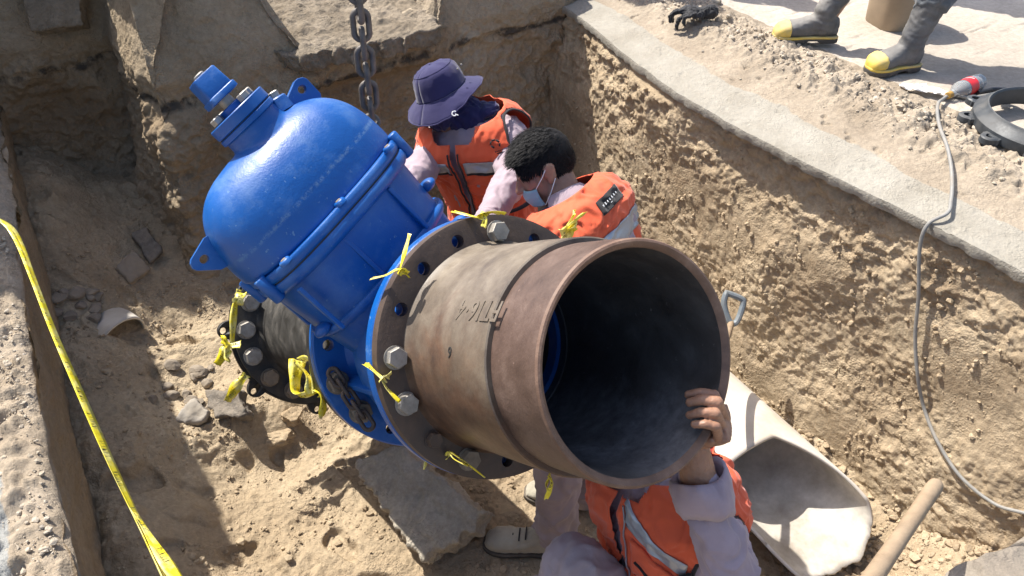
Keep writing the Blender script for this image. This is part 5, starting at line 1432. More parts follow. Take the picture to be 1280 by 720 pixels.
# shirt collar
def collar(T, parent, head_c, nk, u, f, seed=3, rad=.060, h=.036):
    r = np.cross(f, u); g = np.zeros((6, 60, 3)); ax = nrm(head_c - nk)
    for j, a in enumerate(np.linspace(40, 320, 60)):
        # a measured from the front
        d = f * math.cos(R(a)) + r * math.sin(R(a)); d = nrm(d - ax * np.dot(d, ax))
        for i, (rr_, z) in enumerate(((rad + .030, -.018), (rad + .022, .002), (rad + .010, h * .8), (rad + .004, h), (rad - .003, h * .9), (rad - .004, -.01))): g[i, j] = nk + d * rr_ + ax * z
    mb = MB(); mb.grid(g); o = mb.build('collar', M['mauve'], parent, sharp=None); s = o.modifiers.new('s', 'SOLIDIFY'); s.thickness = .003
collar(T2, p2, hc2 - fh * .02, neck - uh * .004, uh, fh)
# hair: cap with many short locks
def hair(parent, c, f, u, r, seed=1, n=11000):
    mb = MB(); mb.ellipsoid(c - f * .012 + u * .034, (r * .0805, f * .100, u * .0915), 28, 18); 
    me = blob(mb, .006, 2, 'cap', lambda co, no: .004 * fbm(co, .02, 2))
    bm = bmesh.new(); bm.from_mesh(me)
    kill = [v for v in bm.verts if (lambda y, z, x: (z < .012 and y > -.02) or (z < -.035) or (y > .066 + .2 * max(0, z - .07) and z < .075))(float(np.dot(np.array(v.co) - c, f)), float(np.dot(np.array(v.co) - c, u)), float(np.dot(np.array(v.co) - c, r)))]
    bmesh.ops.delete(bm, geom=kill, context='VERTS'); bm.to_mesh(me); bm.free()
    r3 = np.random.default_rng(seed); V = []; F = []; k = 0
    for _ in range(n):
        a, b = r3.uniform(0, 2 * math.pi), r3.uniform(-.75, 1.0); h_ = math.sqrt(max(0, 1 - b * b)); d = r * math.cos(a) * h_ + f * math.sin(a) * h_ + u * b
        p = c - f * .012 + u * .034 + r * .0785 * math.cos(a) * h_ + f * .098 * math.sin(a) * h_ + u * .0895 * b
        y, z = float(np.dot(p - c, f)), float(np.dot(p - c, u))
        if (z < .014 and y > -.018) or (z < -.045) or (y > .072 and z < .066): continue
        L = r3.uniform(.022, .040) * (1.2 if z > .06 else .7); fl = nrm(d * (r3.uniform(.35, .6) if z > .05 else .16) + f * .9 * sstep(-.02, .06, z) - u * (.9 * (1 - sstep(-.02, .06, z)) + .1) + r3.normal(size=3) * .11)
        s_ = nrm(np.cross(fl, d)) * r3.uniform(.0009, .0020)
        V += [p - s_, p + s_, p + fl * L * .55 + s_ * .7 + d * .003, p + fl * L * .55 - s_ * .7 + d * .003, p + fl * L - d * .004]; F += [(k, k + 1, k + 2, k + 3), (k + 3, k + 2, k + 4)]; k += 5
    m2 = bpy.data.meshes.new('locks'); m2.from_pydata([tuple(v) for v in V], [], F)
    m2.materials.clear()
    return link('hair', join_meshes([me, m2], 'hair'), M['hair'], parent)
hair(p2, hc2, fh, uh, rh)
# face mask with ear loops
def mask(parent, c, f, u, r):
    g = np.zeros((12, 18, 3))
    for i in range(12):
        for j in range(18):
            z = -.080 + .060 * i / 11; a = R(-72 + 144 * j / 17); rad = .064 + .002 * math.sin(i * 2.2)
            bulge = .018 * math.exp(-((z + .05) / .035) ** 2)
            g[i, j] = c + u * (z - .012 * math.sin(abs(a))) + r * math.sin(a) * rad + f * (.040 + (math.cos(a)) * (.050 + bulge))
    mb = MB(); mb.grid(g); o = mb.build('face_mask', M['mask'], parent, 'pale blue surgical mask', sharp=None); s = o.modifiers.new('s', 'SOLIDIFY'); s.thickness = .003
    for sx in (-1, 1):
        for z0, z1 in ((-.022, .022), (-.095, -.028)):
            ear = c + r * sx * .084 - f * .012 + u * z1; q = g[11 if z0 > -.05 else 0, 17 if sx > 0 else 0]
            mb = MB(); mb.tube([q, (q + ear) / 2 + r * sx * .014, ear], .0014, 6); mb.build('ear_loop', M['white'], parent)
mask(p2, hc2, fh, uh, rh)

# ---- 3: worker crouching under the pipe mouth, left hand on the rim
neck = P(828, 580, 2.05); pel = P(828, 822, 2.20)
p3 = empty('person', V3(.42, 1.1, FL), 'worker crouching under the pipe mouth with one hand gripping its rim', 'person')
fr = cdir(nrm(V3(-.84, .02, -.54))); ax = nrm(neck - pel); rp = nrm(np.cross(fr, ax))      # his right
T3 = Torso(pel, neck, rp, rp, .02, .93)
# rim point
prim_t = None
def rimpt(px, py):
    a = near_ang(px, py, 0.0, .2412); return a
ar = rimpt(911, 526); rd = vlv(math.cos(ar), 0, math.sin(ar)); tg = vlv(-math.sin(ar), 0, math.cos(ar)); 
if np.dot(tg, V3(0, 0, 1)) < 0: tg = -tg
phi = R(30)
Yh = nrm(-Aw * math.cos(phi) + tg * math.sin(phi)); Xh = nrm(tg * math.cos(phi) + Aw * math.sin(phi)); Zh = rd
kn_c = C0 + rd * (.2412 + .014) - Aw * .006
Oh = kn_c - Yh * .102 + rd * .004
HS = .98
HS = 1.10
hmb, tips = hand_pts(Oh, Xh, Yh, Zh, HS, [(66, 62, 30), (64, 66, 32), (66, 68, 34), (60, 56, 30)], thumb=(.85, .35, -.02))
wr3 = Oh - Yh * .01
el3 = P(916, 722, 1.74); sh3 = P(890, 652, 2.00)
hmb.capsule(wr3 + Yh * .02, .031, wr3 * .72 + el3 * .28, .040)
shR3 = T3.pt(.86, 0, -.045); elR3 = P(760, 600, 2.15); wrR3 = P(740, 500, 2.0)
elR3 = shR3 + cdir(V3(.02, .02, .25)); wrR3 = elR3 + cdir(V3(.03, .20, .05))
hipR, hipL = T3.pt(.05, 0, -.08), T3.pt(.05, 180, -.08)
knL3 = P(716, 716, 2.02); knR3 = P(680, 760, 2.3); fz3 = fz(*toG(pel))
anL3 = V3(knL3[0] + .10, knL3[1] + .02, fz(*toG(knL3)) + .08); anR3 = V3(hipR[0] - .1, hipR[1] + .1, fz3 + .08)
hc3 = neck + nrm(ax * .85 + fr * .35 + cdir(V3(-.35, 0, .25))) * .17
mb = MB(); T3.loft(mb, -.006); fh3, uh3, rh3 = add_head(mb, hc3, fr, ax); mb.capsule(neck, .058, hc3 - uh3 * .03, .056)
arm_caps(mb, sh3, el3, el3 * .4 + wr3 * .6); arm_caps(mb, shR3, elR3, wrR3); legs(mb, [hipL, hipR], [knL3, knR3], [anL3, anR3])
crease = lambda co, no: .0011 * fbm(co, .010, 3, mode='ridge', off=5) + .0010 * fbm(co, .028, 2)
link('body', join_meshes([blob(mb, .007, 3, 'b'), blob(hmb, .0019, 3, 'h', crease), blob(default_hand(wrR3, elR3), .003, 2, 'h')], 'body'), M['skin'], p3)
nails(tips, Zh, p3)
mb = MB(); mb.ellipsoid(hc3 + uh3 * .04 - fh3 * .01, (rh3 * .083, fh3 * .103, uh3 * .09)); link('hair', blob(mb, .006, 2, 'h', lambda co, no: .006 * fbm(co, .02, 3)), M['hair'], p3)
mb = MB(); T3.loft(mb, .010, 0, .97); 
mb.capsule(sh3, .070, el3, .058); cuff = el3 * .30 + wr3 * .70; mb.capsule(el3, .058, cuff, .047); arm_caps(mb, shR3, elR3, wrR3, .018)
mb.capsule(T3.pt(.80, 180, -.06), .07, sh3, .075)
link('shirt', blob(mb, .0055, 3, 'shirt', cloth(.012, .11, 42)), M['mauve'], p3)
# turned back cuff, open round the wrist
axc = nrm(wr3 - el3); ce = nrm(np.cross(axc, V3(0, 0, 1))); cg = np.cross(axc, ce); g = np.zeros((9, 60, 3))
for i, (z, rr_) in enumerate(((-.07, .056), (-.05, .064), (-.02, .068), (.005, .066), (.018, .062), (.022, .056), (.016, .051), (-.01, .048), (-.03, .046))):
    for j in range(60):
        a = 2 * math.pi * j / 59; g[i, j] = cuff + axc * (z + .010 * math.sin(a * 2 + 1)) + (ce * math.cos(a) + cg * math.sin(a)) * (rr_ + .004 * math.sin(a * 3 + i * .6))
d = cloth(.006, .05, 45)(g.reshape(-1, 3), None).reshape(9, 60)[..., None]; g = g + (g - (cuff - axc * .02)) / np.linalg.norm(g - (cuff - axc * .02), axis=2)[..., None] * d; g[:, -1] = g[:, 0]
mb = MB(); mb.grid(g); o = mb.build('cuff', M['mauve'], p3, 'rolled back sleeve cuff', sharp=None); s = o.modifiers.new('s', 'SOLIDIFY'); s.thickness = .003
mb = MB(); T3.loft(mb, .012, -.06, .28); legs(mb, [hipL, hipR], [knL3, knR3], [anL3, anR3], off=.03)
link('trousers', blob(mb, .0065, 3, 'trousers', cloth(.016, .13, 48)), M['mauve2'], p3)
# olive webbing loop round the thigh
dt = nrm(knL3 - hipL); ctr = knL3 * .62 + hipL * .38
e_ = nrm(np.cross(dt, V3(0, 0, 1))); g_ = np.cross(dt, e_); mb = MB()
mb.tube([ctr + (e_ * math.cos(q) + g_ * math.sin(q)) * .128 + dt * .012 * math.sin(2 * q) for q in np.linspace(0, 2 * math.pi, 40, endpoint=False)], .009, 10, loop=True, flat=.8)
mb.build('thigh_strap', M['olive'], p3, 'olive webbing loop round the thigh')
for a_, dn_ in ((anL3, fr), (anR3, fr)):
    h_ = V3(a_[0], a_[1], fz(*toG(a_))) - V3(fr[0], fr[1], 0) * .07; shoe('shoe', h_, h_ + nrm(V3(fr[0], fr[1], 0)) * .29, M['suede'], p3)
vest(T3, p3, t0=.10, t1=.955, seed=19, off=.033, hole_t=(.42, .87), hole_a=27, lining=True, front_gap=3, wr=.014)
vp_ = lambda poly, ex, nm, m, **kw: vest_patch(T3, poly, ex, nm, M[m], p3, **kw)
vp_([(.90, 97), (.83, 97), (.66, 146), (.73, 148)], .004, 'reflective_strip', 'silver', label='upper diagonal reflective strip')
vp_([(.48, 97), (.39, 97), (.20, 150), (.30, 150)], .004, 'reflective_strip', 'silver', label='lower reflective strip')
vp_([(.79, 101), (.62, 100), (.46, 142), (.63, 146)], .007, 'pocket', 'orange', th=.010)
vp_([(.605, 101), (.55, 100), (.39, 143), (.45, 145)], .012, 'pocket_flap', 'orange', th=.008)
for tq in (.69, .56): vest_tube(T3, [(tq - .12 * q, 104 + 32 * q) for q in np.linspace(0, 1, 22)], .004, 'pocket_zip', M['blackcloth'], p3, .016)
vest_tube(T3, [(t, 96) for t in np.linspace(.12, .88, 34)], .0045, 'zip_edge', M['silver'], p3, .004)
mb = MB(); mb.tube([T3.pt(.385 - .04 * q, 146 + 72 * q, .052) for q in np.linspace(0, 1, 24)], .016, 8, flat=.22); mb.build('side_strap', M['blackcloth'], p3)
def buckle(t, a, w_, h_, nm, lab=None):
    c = vest_pt(T3, t, a, .016); r1 = nrm(vest_pt(T3, t, a + 5) - vest_pt(T3, t, a - 5)); n1 = np.cross(r1, ax); n1 = n1 if np.dot(n1, c - T3.spine(t)) > 0 else -n1; u1b = np.cross(n1, r1)
    mb = MB(); mb.box(c, (r1 * w_, u1b * h_, n1 * .006)); mb.build(nm, M['blackcloth'], p3, lab, bevel=.005)
    for z in (-.4, .1):
        mb = MB(); mb.box(c + u1b * h_ * z + n1 * .0068, (r1 * w_ * .6, u1b * .0012, n1 * .001)); mb.build('buckle_slot', M['zinc'], p3)
buckle(.375, 162, .020, .017, 'buckle'); buckle(.66, 145, .020, .018, 'buckle', 'black plastic strap adjuster')
# loose end of strap hanging at his back
q0 = T3.pt(.62, 226, .045); mb = MB(); mb.tube([q0, q0 + V3(.03, -.01, -.06), q0 + V3(.04, -.01, -.14), q0 + V3(.035, 0, -.20)], .011, 8, flat=.5); mb.build('strap_end', M['blackcloth'], p3)

pass
# ---- 4: person on the street in rubber boots; and unseen workers added beyond the frame for their street shadows
def rubber_boot(parent, heel, toe, top, tag_y=True):
    d = toe - heel; L = np.linalg.norm(d); d = d / L; up = V3(0, 0, 1); s = np.cross(d, up); a = np.linspace(0, 2 * math.pi, 32, endpoint=False)
    def foot(off, q0, q1, hs=1.0, top_cut=None):
        rings = []
        for q in np.linspace(q0, q1, 12):
            ww = np.interp(q, [0, .08, .3, .5, .75, .9, .97, 1], [.55, .82, .78, .80, 1.04, .92, .66, .30]) * .052 + off; hh = np.interp(q, [0, .1, .35, .6, .8, .93, 1], [.085, .11, .115, .080, .068, .056, .030]) * hs + off
            c = heel + d * (L * q + (off if q > .5 else -off)); rings.append(np.array([c + s * ww * math.copysign(abs(math.cos(t)) ** .8, math.cos(t)) + up * max(.004, .018 + hh * (.5 + .5 * math.copysign(abs(math.sin(t)) ** .75, math.sin(t)))) for t in a]))
        return rings
    mb = MB(); mb.loft(foot(0, 0, 1)); an = heel + d * L * .24 + up * .09
    mb.capsule(an - up * .02, .056, an + up * .05, .053); mb.capsule(an + up * .05, .053, top, .068)
    link('boot', blob(mb, .006, 4, 'boot', lambda co, no: .005 * fbm(co * V3(1, 1, 2.6), .09, 4, mode='ridge', off=3)), M['rubber'], parent, 'black rubber boot')
    mb = MB(); mb.loft(foot(.004, .77, 1.0)); link('toe_cap', blob(mb, .005, 3, 'toe', None), M['yellow'], parent, 'yellow toe cap')
    for nm, mt, z0, z1, o_ in (('sole', 'sole', 0, .020, .006), ('sole_band', 'yellow', .020, .032, .005)):
        rings = []
        for q in np.linspace(0, 1, 16):
            ww = np.interp(q, [0, .08, .3, .5, .75, .9, .97, 1], [.55, .82, .76, .78, 1.04, .92, .66, .30]) * .052 + o_; c = heel + d * ((L + .01) * q - .005)
            if nm == 'sole' and .30 < q < .48: z_ = .010
            else: z_ = z0
            rings.append(np.array([c - s * ww + up * z_, c + s * ww + up * z_, c + s * ww + up * z1, c - s * ww + up * z1]))
        mb = MB(); mb.loft(rings, True); mb.build(nm, M[mt], parent, bevel=.003)
def standing(root, feet, knees, pelc, neckp, face, shirt, trous, vesting=True, seed=1, armspec=None, boots=True):
    """feet: [(heel, toe)], full figure"""
    rt = nrm(np.cross(face, V3(0, 0, 1))); T = Torso(pelc, neckp, rt, rt, .0); hp = [T.pt(.05, 180, -.08), T.pt(.05, 0, -.08)]
    an = [h + nrm(t - h) * .07 + V3(0, 0, .10) for h, t in feet]; hc = neckp + V3(0, 0, .17) + face * .04
    mb = MB(); T.loft(mb, -.006); f, u, r = add_head(mb, hc, face, V3(0, 0, 1)); mb.capsule(neckp, .058, hc - u * .03, .056)
    arms = armspec or [(T.pt(.86, 180, -.045), T.pt(.86, 180, -.045) - V3(0, 0, .27) - rt * .07, T.pt(.86, 180, -.045) - V3(0, 0, .48) - rt * .05 + face * .12), (T.pt(.86, 0, -.045), T.pt(.86, 0, -.045) - V3(0, 0, .27) + rt * .07, T.pt(.86, 0, -.045) - V3(0, 0, .48) + rt * .05 + face * .12)]
    ms = []
    for s_, e_, w_ in arms: arm_caps(mb, s_, e_, w_); ms.append(blob(default_hand(w_, e_), .004, 2, 'h'))
    legs(mb, hp, knees, an); link('body', join_meshes([blob(mb, .009, 3, 'b')] + ms, 'body'), M['skin'], root)
    mb = MB(); T.loft(mb, .010, 0, .97)
    for s_, e_, w_ in arms: arm_caps(mb, s_, e_, w_, .018)
    link('shirt', blob(mb, .009, 3, 's', cloth(.012, .11, seed)), M[shirt], root)
    mb = MB(); T.loft(mb, .012, -.05, .25); legs(mb, hp, knees, [k_ * .72 + a_ * .28 for k_, a_ in zip(knees, an)] if boots else an, off=.022)
    if boots:
        for k_, a_ in zip(knees, an): mb.capsule(k_ * .8 + a_ * .2, .078, k_ * .55 + a_ * .45, .076)
    link('trousers', blob(mb, .007, 3, 't', cloth(.016, .10, seed + 3, (1, 1, .8))), M[trous], root)
    mb = MB(); mb.ellipsoid(hc + u * .04 - f * .012, (r * .083, f * .103, u * .09)); link('hair', blob(mb, .007, 2, 'h', lambda co, no: .006 * fbm(co, .02, 3)), M['hair'], root)
    if vesting: vest(T, root, seed=seed)
    for (h, t), a in zip(feet, an):
        if boots: rubber_boot(root, h, t, a + V3(0, 0, 0) + nrm(knees[0 if a is an[0] else 1] - a) * .27)
        else: shoe('shoe', h, t, M['suede'], root)
    return T
def sp(px, py, z=.03): return at(px, py, z)
h1_, t1_ = sp(1042, 50, .05), sp(966, 50, .05); h2_, t2_ = sp(1143, 84, .03), sp(1084, 92, .03)
p4 = empty('person', (h1_ + h2_) / 2, 'person standing on the street in black rubber boots with yellow toes', 'person')
a1_ = h1_ + nrm(t1_ - h1_) * .07; a2_ = h2_ + nrm(t2_ - h2_) * .07
k1_ = V3(a1_[0] + .17, a1_[1] + .05, .50); k2_ = V3(a2_[0] + .10, a2_[1] + .05, .50)
pc = V3((k1_[0] + k2_[0]) / 2 + .08, (k1_[1] + k2_[1]) / 2 + .06, .92)
standing(p4, [(h1_, t1_), (h2_, t2_)], [k1_, k2_], pc, pc + V3(.02, .0, .52), nrm(V3(-.95, -.3, 0)), 'mauve', 'camo', seed=61)
def shadow_worker(x, y, deg, lab, seed):  # figure out of view, added to throw a shadow across the street
    f = V3(math.cos(R(deg)), math.sin(R(deg)), 0); r = np.cross(f, V3(0, 0, 1)); c = V3(x, y, .0); pr = empty('person', c, lab, 'person')
    ft = [(c - r * .12 - f * .1, c - r * .14 + f * .18), (c + r * .12 - f * .1, c + r * .14 + f * .18)]
    standing(pr, ft, [c - r * .11 + V3(0, 0, .5), c + r * .11 + V3(0, 0, .5)], c + V3(0, 0, .92), c + V3(0, 0, 1.45), f, 'mauve', 'mauve2', seed=seed, boots=False)
shadow_worker(.10, 4.78, -95, 'third unseen worker, added left of the other two to shade the street', 91)
shadow_worker(.62, 4.85, -100, 'unseen worker added far back on the street to cast a shadow beside the boots', 71)
shadow_worker(1.75, 4.75, -120, 'second unseen worker, added beyond the tan bucket to shade the street', 81)
# emblem laid on the gaiter
EMB.build('emblem', M['white'], p1)
# ------------------------------------------------------------------ things on the street and in the trench
# tan bucket between the boots
bc = at(1113, 32, .012)
bk = empty('bucket', bc, 'tan plastic bucket standing on the street between the two boots', 'bucket')
M['tanplastic'] = plain('tan_plastic', (.30, .225, .15), .6, var=.18, scale=7, dust=.4, dustc=(.36, .30, .22))
mb = MB()
def rsq(c, h, z, n=48, ex=3.4, rot=.3):
    a = np.linspace(0, 2 * math.pi, n, endpoint=False); cx, sy = np.cos(a), np.sin(a); x = h * np.sign(cx) * np.abs(cx) ** (2 / ex); y = h * np.sign(sy) * np.abs(sy) ** (2 / ex)
    return np.stack([c[0] + x * math.cos(rot) - y * math.sin(rot), c[1] + x * math.sin(rot) + y * math.cos(rot), np.full(n, c[2] + z)], 1)
mb.loft([rsq(bc, .09, 0), rsq(bc, .103, .006), rsq(bc, .108, .02), rsq(bc, .125, .30), rsq(bc, .121, .30), rsq(bc, .104, .03), rsq(bc, .09, .02)], True)
mb.build('bucket_wall', M['tanplastic'], bk)
mb = MB(); mb.loft([rsq(bc, .126, .28), rsq(bc, .132, .284), rsq(bc, .132, .30), rsq(bc, .124, .304)], False); mb.build('bucket_rim', M['tanplastic'], bk)
mb = MB(); mb.tube([bc + V3(.12 * math.cos(q), .02, .29 + .02 - .13 * 0 + .11 * math.sin(q)) for q in np.linspace(0, math.pi, 16)], .003, 8); mb.build('bucket_handle', M['chain'], bk)

# cola bottle lying on its side
bb = at(1184, 121, .045); be = at(1238, 97, .045); d = nrm((be - bb) * V3(1, 1, 0)); L = .235; e_ = V3(0, 0, 1); g_ = np.cross(d, e_)
bt = empty('drink_bottle', bb, 'clear plastic cola bottle with a red label lying beside the black ring', 'bottle')
bb = V3(bb[0], bb[1], .05)
def blathe(prof, name, m, n=32, a0=0, a1=2 * math.pi, lab=None, close=True):
    a = np.linspace(a0, a1, n, endpoint=not close) if not close else np.linspace(0, 2 * math.pi, n, endpoint=False); g = np.array([[bb + d * s_ + (e_ * math.cos(t) + g_ * math.sin(t)) * r for t in a] for s_, r in prof])
    mb = MB()
    if close: mb.loft(list(g), True)
    else: mb.grid(g)
    return mb.build(name, m, bt, lab)
mgl, nt, b = nodes_of('clear_plastic'); b.inputs['Base Color'].default_value = (.86, .88, .88, 1); b.inputs['Roughness'].default_value = .12; b.inputs['Transmission Weight'].default_value = .75; b.inputs['IOR'].default_value = 1.35
bump_n(nt, b, noise_n(nt, objvec(nt), 30, 3), .3, .004)
mco, nt, b = nodes_of('dark_cola'); b.inputs['Base Color'].default_value = (.018, .008, .005, 1); b.inputs['Roughness'].default_value = .15
M['redlabel'] = plain('red_label', (.62, .02, .025), .4, var=.1, scale=30)
M['amber'] = plain('amber_cap', (.35, .20, .04), .4)
blathe([(.02, .0135), (.03, .0135), (.045, .018), (.075, .034), (.09, .0375), (.12, .036), (.15, .0375), (.20, .037), (.228, .034), (.235, .022)], 'bottle_shell', mgl)
# what is left of the drink pools along the lower side
mb = MB(); rings = []
for s_, r in ((.05, .017), (.075, .031), (.10, .0345), (.15, .0345), (.20, .034), (.222, .031)):
    rings.append(np.array([bb + d * s_ + g_ * r * math.cos(t) + e_ * (min(r * math.sin(t), -.004)) for t in np.linspace(0, 2 * math.pi, 24, endpoint=False)]))
mb.loft(rings, True); mb.build('drink', mco, bt)
blathe([(.112, .0378), (.14, .0385), (.165, .0385)], 'paper_label', M['redlabel'], 40, R(-130), R(130), 'red wrapper label', False)
# white ribbon stroke printed on the label
g = np.array([[bb + d * (.125 + .03 * q + w_) + (e_ * math.cos(t0 + 1.5 * (q - .5)) + g_ * math.sin(t0 + 1.5 * (q - .5))) * .0392 for w_ in (-.0025, .0025)] for q in np.linspace(0, 1, 16) for t0 in (-.5,)])
mb = MB(); mb.grid(g); mb.build('label_stroke', M['white'], bt)
blathe([(.0, .012), (.002, .0145), (.022, .0145), (.024, .012)], 'bottle_cap', M['amber'], 24)
# spilled drink, a thin film beside it
c = at(1219, 124, .016)
M['spill'] = plain('red_spill', (.42, .10, .10), .2, var=.3, scale=60)
# torn white plastic wrapper
M['film'] = fabric('white_film', (.72, .70, .67), 90, .5, .05)
wp = [at(1122, 110, .03), at(1150, 106, .035), at(1186, 120, .03), at(1184, 126, .03), at(1150, 117, .03), at(1126, 118, .03)]
c = sum(wp) / 6; g = np.zeros((26, 12, 3))
for i in range(26):
    for j in range(12):
        x, y = i / 25, j / 11; top = wp[0] * (1 - x) ** 2 + 2 * wp[1] * x * (1 - x) + wp[2] * x * x; bot = wp[5] * (1 - x) ** 2 + 2 * wp[4] * x * (1 - x) + wp[3] * x * x
        g[i, j] = top * (1 - y) + bot * y
g[..., 2] = .045 + .03 * np.abs(fbm(g.reshape(-1, 3), .05, 3, mode='ridge').reshape(26, 12))
mb = MB(); mb.grid(g); o = mb.build('plastic_wrapper', M['film']); s = o.modifiers.new('s', 'SOLIDIFY'); s.thickness = .001
tag(o, 'crumpled white wrapper on the sandy edge left of the bottle', 'wrapper')

# black eared ring on the street
rc = at(1302, 166, .05); rc = V3(rc[0], rc[1], .075)
rg_ = empty('coupling_ring', rc, 'black iron ring with bolt ears lying at the right edge of the street', 'ring')
RS = .86; mb = MB(); a = np.linspace(0, 2 * math.pi, 160, endpoint=False)
def cr(r, z, k=0): r = r * RS; return np.stack([rc[0] + r * np.cos(a), rc[1] + r * np.sin(a), np.full(160, rc[2] + z)], 1)
mb.loft([cr(.242, .0), cr(.240, .055), cr(.246, .062), cr(.252, .060), cr(.262, .045), cr(.285, .035), cr(.296, .025), cr(.298, .0), cr(.296, -.012), cr(.248, -.012)], False, loop=True)
M['ringblack'] = plain('black_ring_paint', (.040, .046, .052), .5, var=.25, scale=20, bump=.2, bscale=80, dust=.3, dustc=(.20, .18, .155))
mb.build('ring_body', M['ringblack'], rg_)
for k in range(10):
    an = R(164 + k * 36); dd_ = V3(math.cos(an), math.sin(an), 0); tt = V3(-dd_[1], dd_[0], 0); c = rc + dd_ * .318 * RS; mb = MB(); b_ = np.linspace(0, 2 * math.pi, 28, endpoint=False)
    def er(r, z, rx=1): return np.array([c + (dd_ * math.cos(q) * r + tt * math.sin(q) * r * (1 + .25 * (math.cos(q) < -.2))) + V3(0, 0, z) for q in b_])
    mb.loft([er(.014, .014), er(.026, .014), er(.031, .010), er(.032, -.010), er(.026, -.014), er(.014, -.014)], False, loop=True)
    mb.build('ring_ear', M['ringblack'], rg_)
    mb = MB(); mb.box(rc + dd_ * .293 * RS + V3(0, 0, .002), (dd_ * .014, tt * .036, V3(0, 0, .011))); mb.build('ear_web', M['ringblack'], rg_, bevel=.005)

# cable: over the edge, down the wall, along the trench
M['cable'] = plain('grey_cable', (.23, .225, .21), .55, var=.15, scale=30, dust=.3)
def spline(pts, k=10):
    pts = [np.asarray(p, float) for p in pts]; out = []
    for i in range(len(pts) - 1):
        p0, p1, p2, p3 = pts[max(i - 1, 0)], pts[i], pts[i + 1], pts[min(i + 2, len(pts) - 1)]
        for f in np.linspace(0, 1, k, endpoint=False): out.append(.5 * ((2 * p1) + (p2 - p0) * f + (2 * p0 - 5 * p1 + 4 * p2 - p3) * f * f + (3 * p1 - p0 - 3 * p2 + p3) * f ** 3))
    out.append(pts[-1]); return out
def onwall(px, py, lift=.012):
    """sight line against the right wall"""
    dr = ray(px, py); o_ = V3(0, 0, CAMH); t = 1.0
    for _ in range(900):
        p = o_ + dr * t; n, u = toG(p)
        if p[2] < -.09 and n > float(right_n(np.array([[u]]), np.array([[p[2]]]))[0, 0]) - lift: return p
        if p[2] < FL + .02: return p
        t += .004
    return p
def onbank(px, py, lift=.008):
    z = 0.
    for _ in range(10):
        n, u = toG(at(px, py, z)); z = float(bank_h(np.array([[n]]), np.array([[u]]))[0][0, 0]) + lift
    return at(px, py, z)
cab = [onbank(1300, 112), onbank(1270, 116), onbank(1240, 118, .012), onbank(1210, 122, .012), onbank(1190, 117, .02)]
s0, s1 = onbank(1183, 121, .02), G(lip(1.15) + .03, 1.15, -.01); k_ = np.linspace(0, 1, 26)[:, None]; ln = s0 + (s1 - s0) * k_
ln = ln + U * (.05 * np.sin(k_ * 5.5)) ; nn_l, uu_l = ln @ N, ln @ U; zz_l = bank_h(nn_l[:, None], uu_l[:, None])[0][:, 0]
zz_l = np.array([zz_l[max(0, i - 2):i + 3].max() for i in range(26)]) + .012
zz_l = np.convolve(np.pad(zz_l, 2, mode='edge'), np.ones(5) / 5, 'valid'); ln[:, 2] = zz_l; cab += list(ln[::2])
cab += [G(lip(1.14) - .012, 1.14, -.035), G(lip(1.13) - .03, 1.125, -.12), onwall(1148, 372, .04), onwall(1144, 420, .03), onwall(1147, 470, .03), onwall(1155, 510, .02), onwall(1172, 552, .02), onwall(1200, 595, .02), onwall(1240, 628, .02), onwall(1275, 640, .02), onwall(1330, 650, .02)]
mb = MB(); mb.tube(spline(cab), .0066, 10); tag(mb.build('cable', M['cable']), 'grey cable running over the cement edge and down the sunlit wall', 'cable')
M['cableblack'] = plain('black_hose', (.03, .03, .032), .5, dust=.2)
mb = MB(); mb.tube(spline([onbank(1222, 116, .01), onbank(1240, 112, .012), onbank(1262, 113, .012), onbank(1300, 118, .01), onbank(1360, 122, .01)]), .0095, 10); tag(mb.build('hose', M['cableblack']), 'black hose behind the black ring at the right edge', 'hose')

# black work glove
gc = at(868, 18, .09)
gl_ = empty('work_glove', gc, 'crumpled black work glove on the crumbly street edge at the top', 'glove')
Yg = nrm(V3(-.93, -.25, .02)); Xg = nrm(V3(-.2, .9, 0)); Xg = nrm(Xg - Yg * np.dot(Xg, Yg)); Zg = V3(0, 0, 1)
hm, _t = hand_pts(gc + V3(.04, 0, .012), Xg, Yg, Zg, 1.0, [(10, 60, 45), (-5, 50, 50), (25, 40, 40), (5, 75, 30)], (.6, .5, .1), .12)
hm.capsule(gc + V3(.05, 0, .01), .030, gc + V3(.08, .0, .012), .034)
hm.ellipsoid(gc + V3(-.02, 0, .02), (V3(.05, 0, 0), V3(0, .035, 0), V3(0, 0, .022)))
M['glove'] = fabric('black_glove', (.022, .022, .024), 200, .7)
link('glove_body', blob(hm, .0035, 2, 'glove', cloth(.006, .03, 3)), M['glove'], gl_)
# small black caps lying on the street
for px, py, lb in ((1080, 52, 'black cap on the street between the boots'), (1200, 34, 'black cap farthest out on the street'), (1206, 66, 'black cap on the street right of the boots')):
    p = at(px, py, .012); mb = MB(); a = np.linspace(0, 2 * math.pi, 20, endpoint=False)
    mb.loft([np.stack([p[0] + r_ * np.cos(a), p[1] + r_ * np.sin(a), np.full(20, z)], 1) for z, r_ in ((.0, .015), (.002, .017), (.02, .017), (.024, .014))], True)
    tag(mb.build('bottle_cap', M['glove']), lb, 'cap', 'black caps scattered on the street')

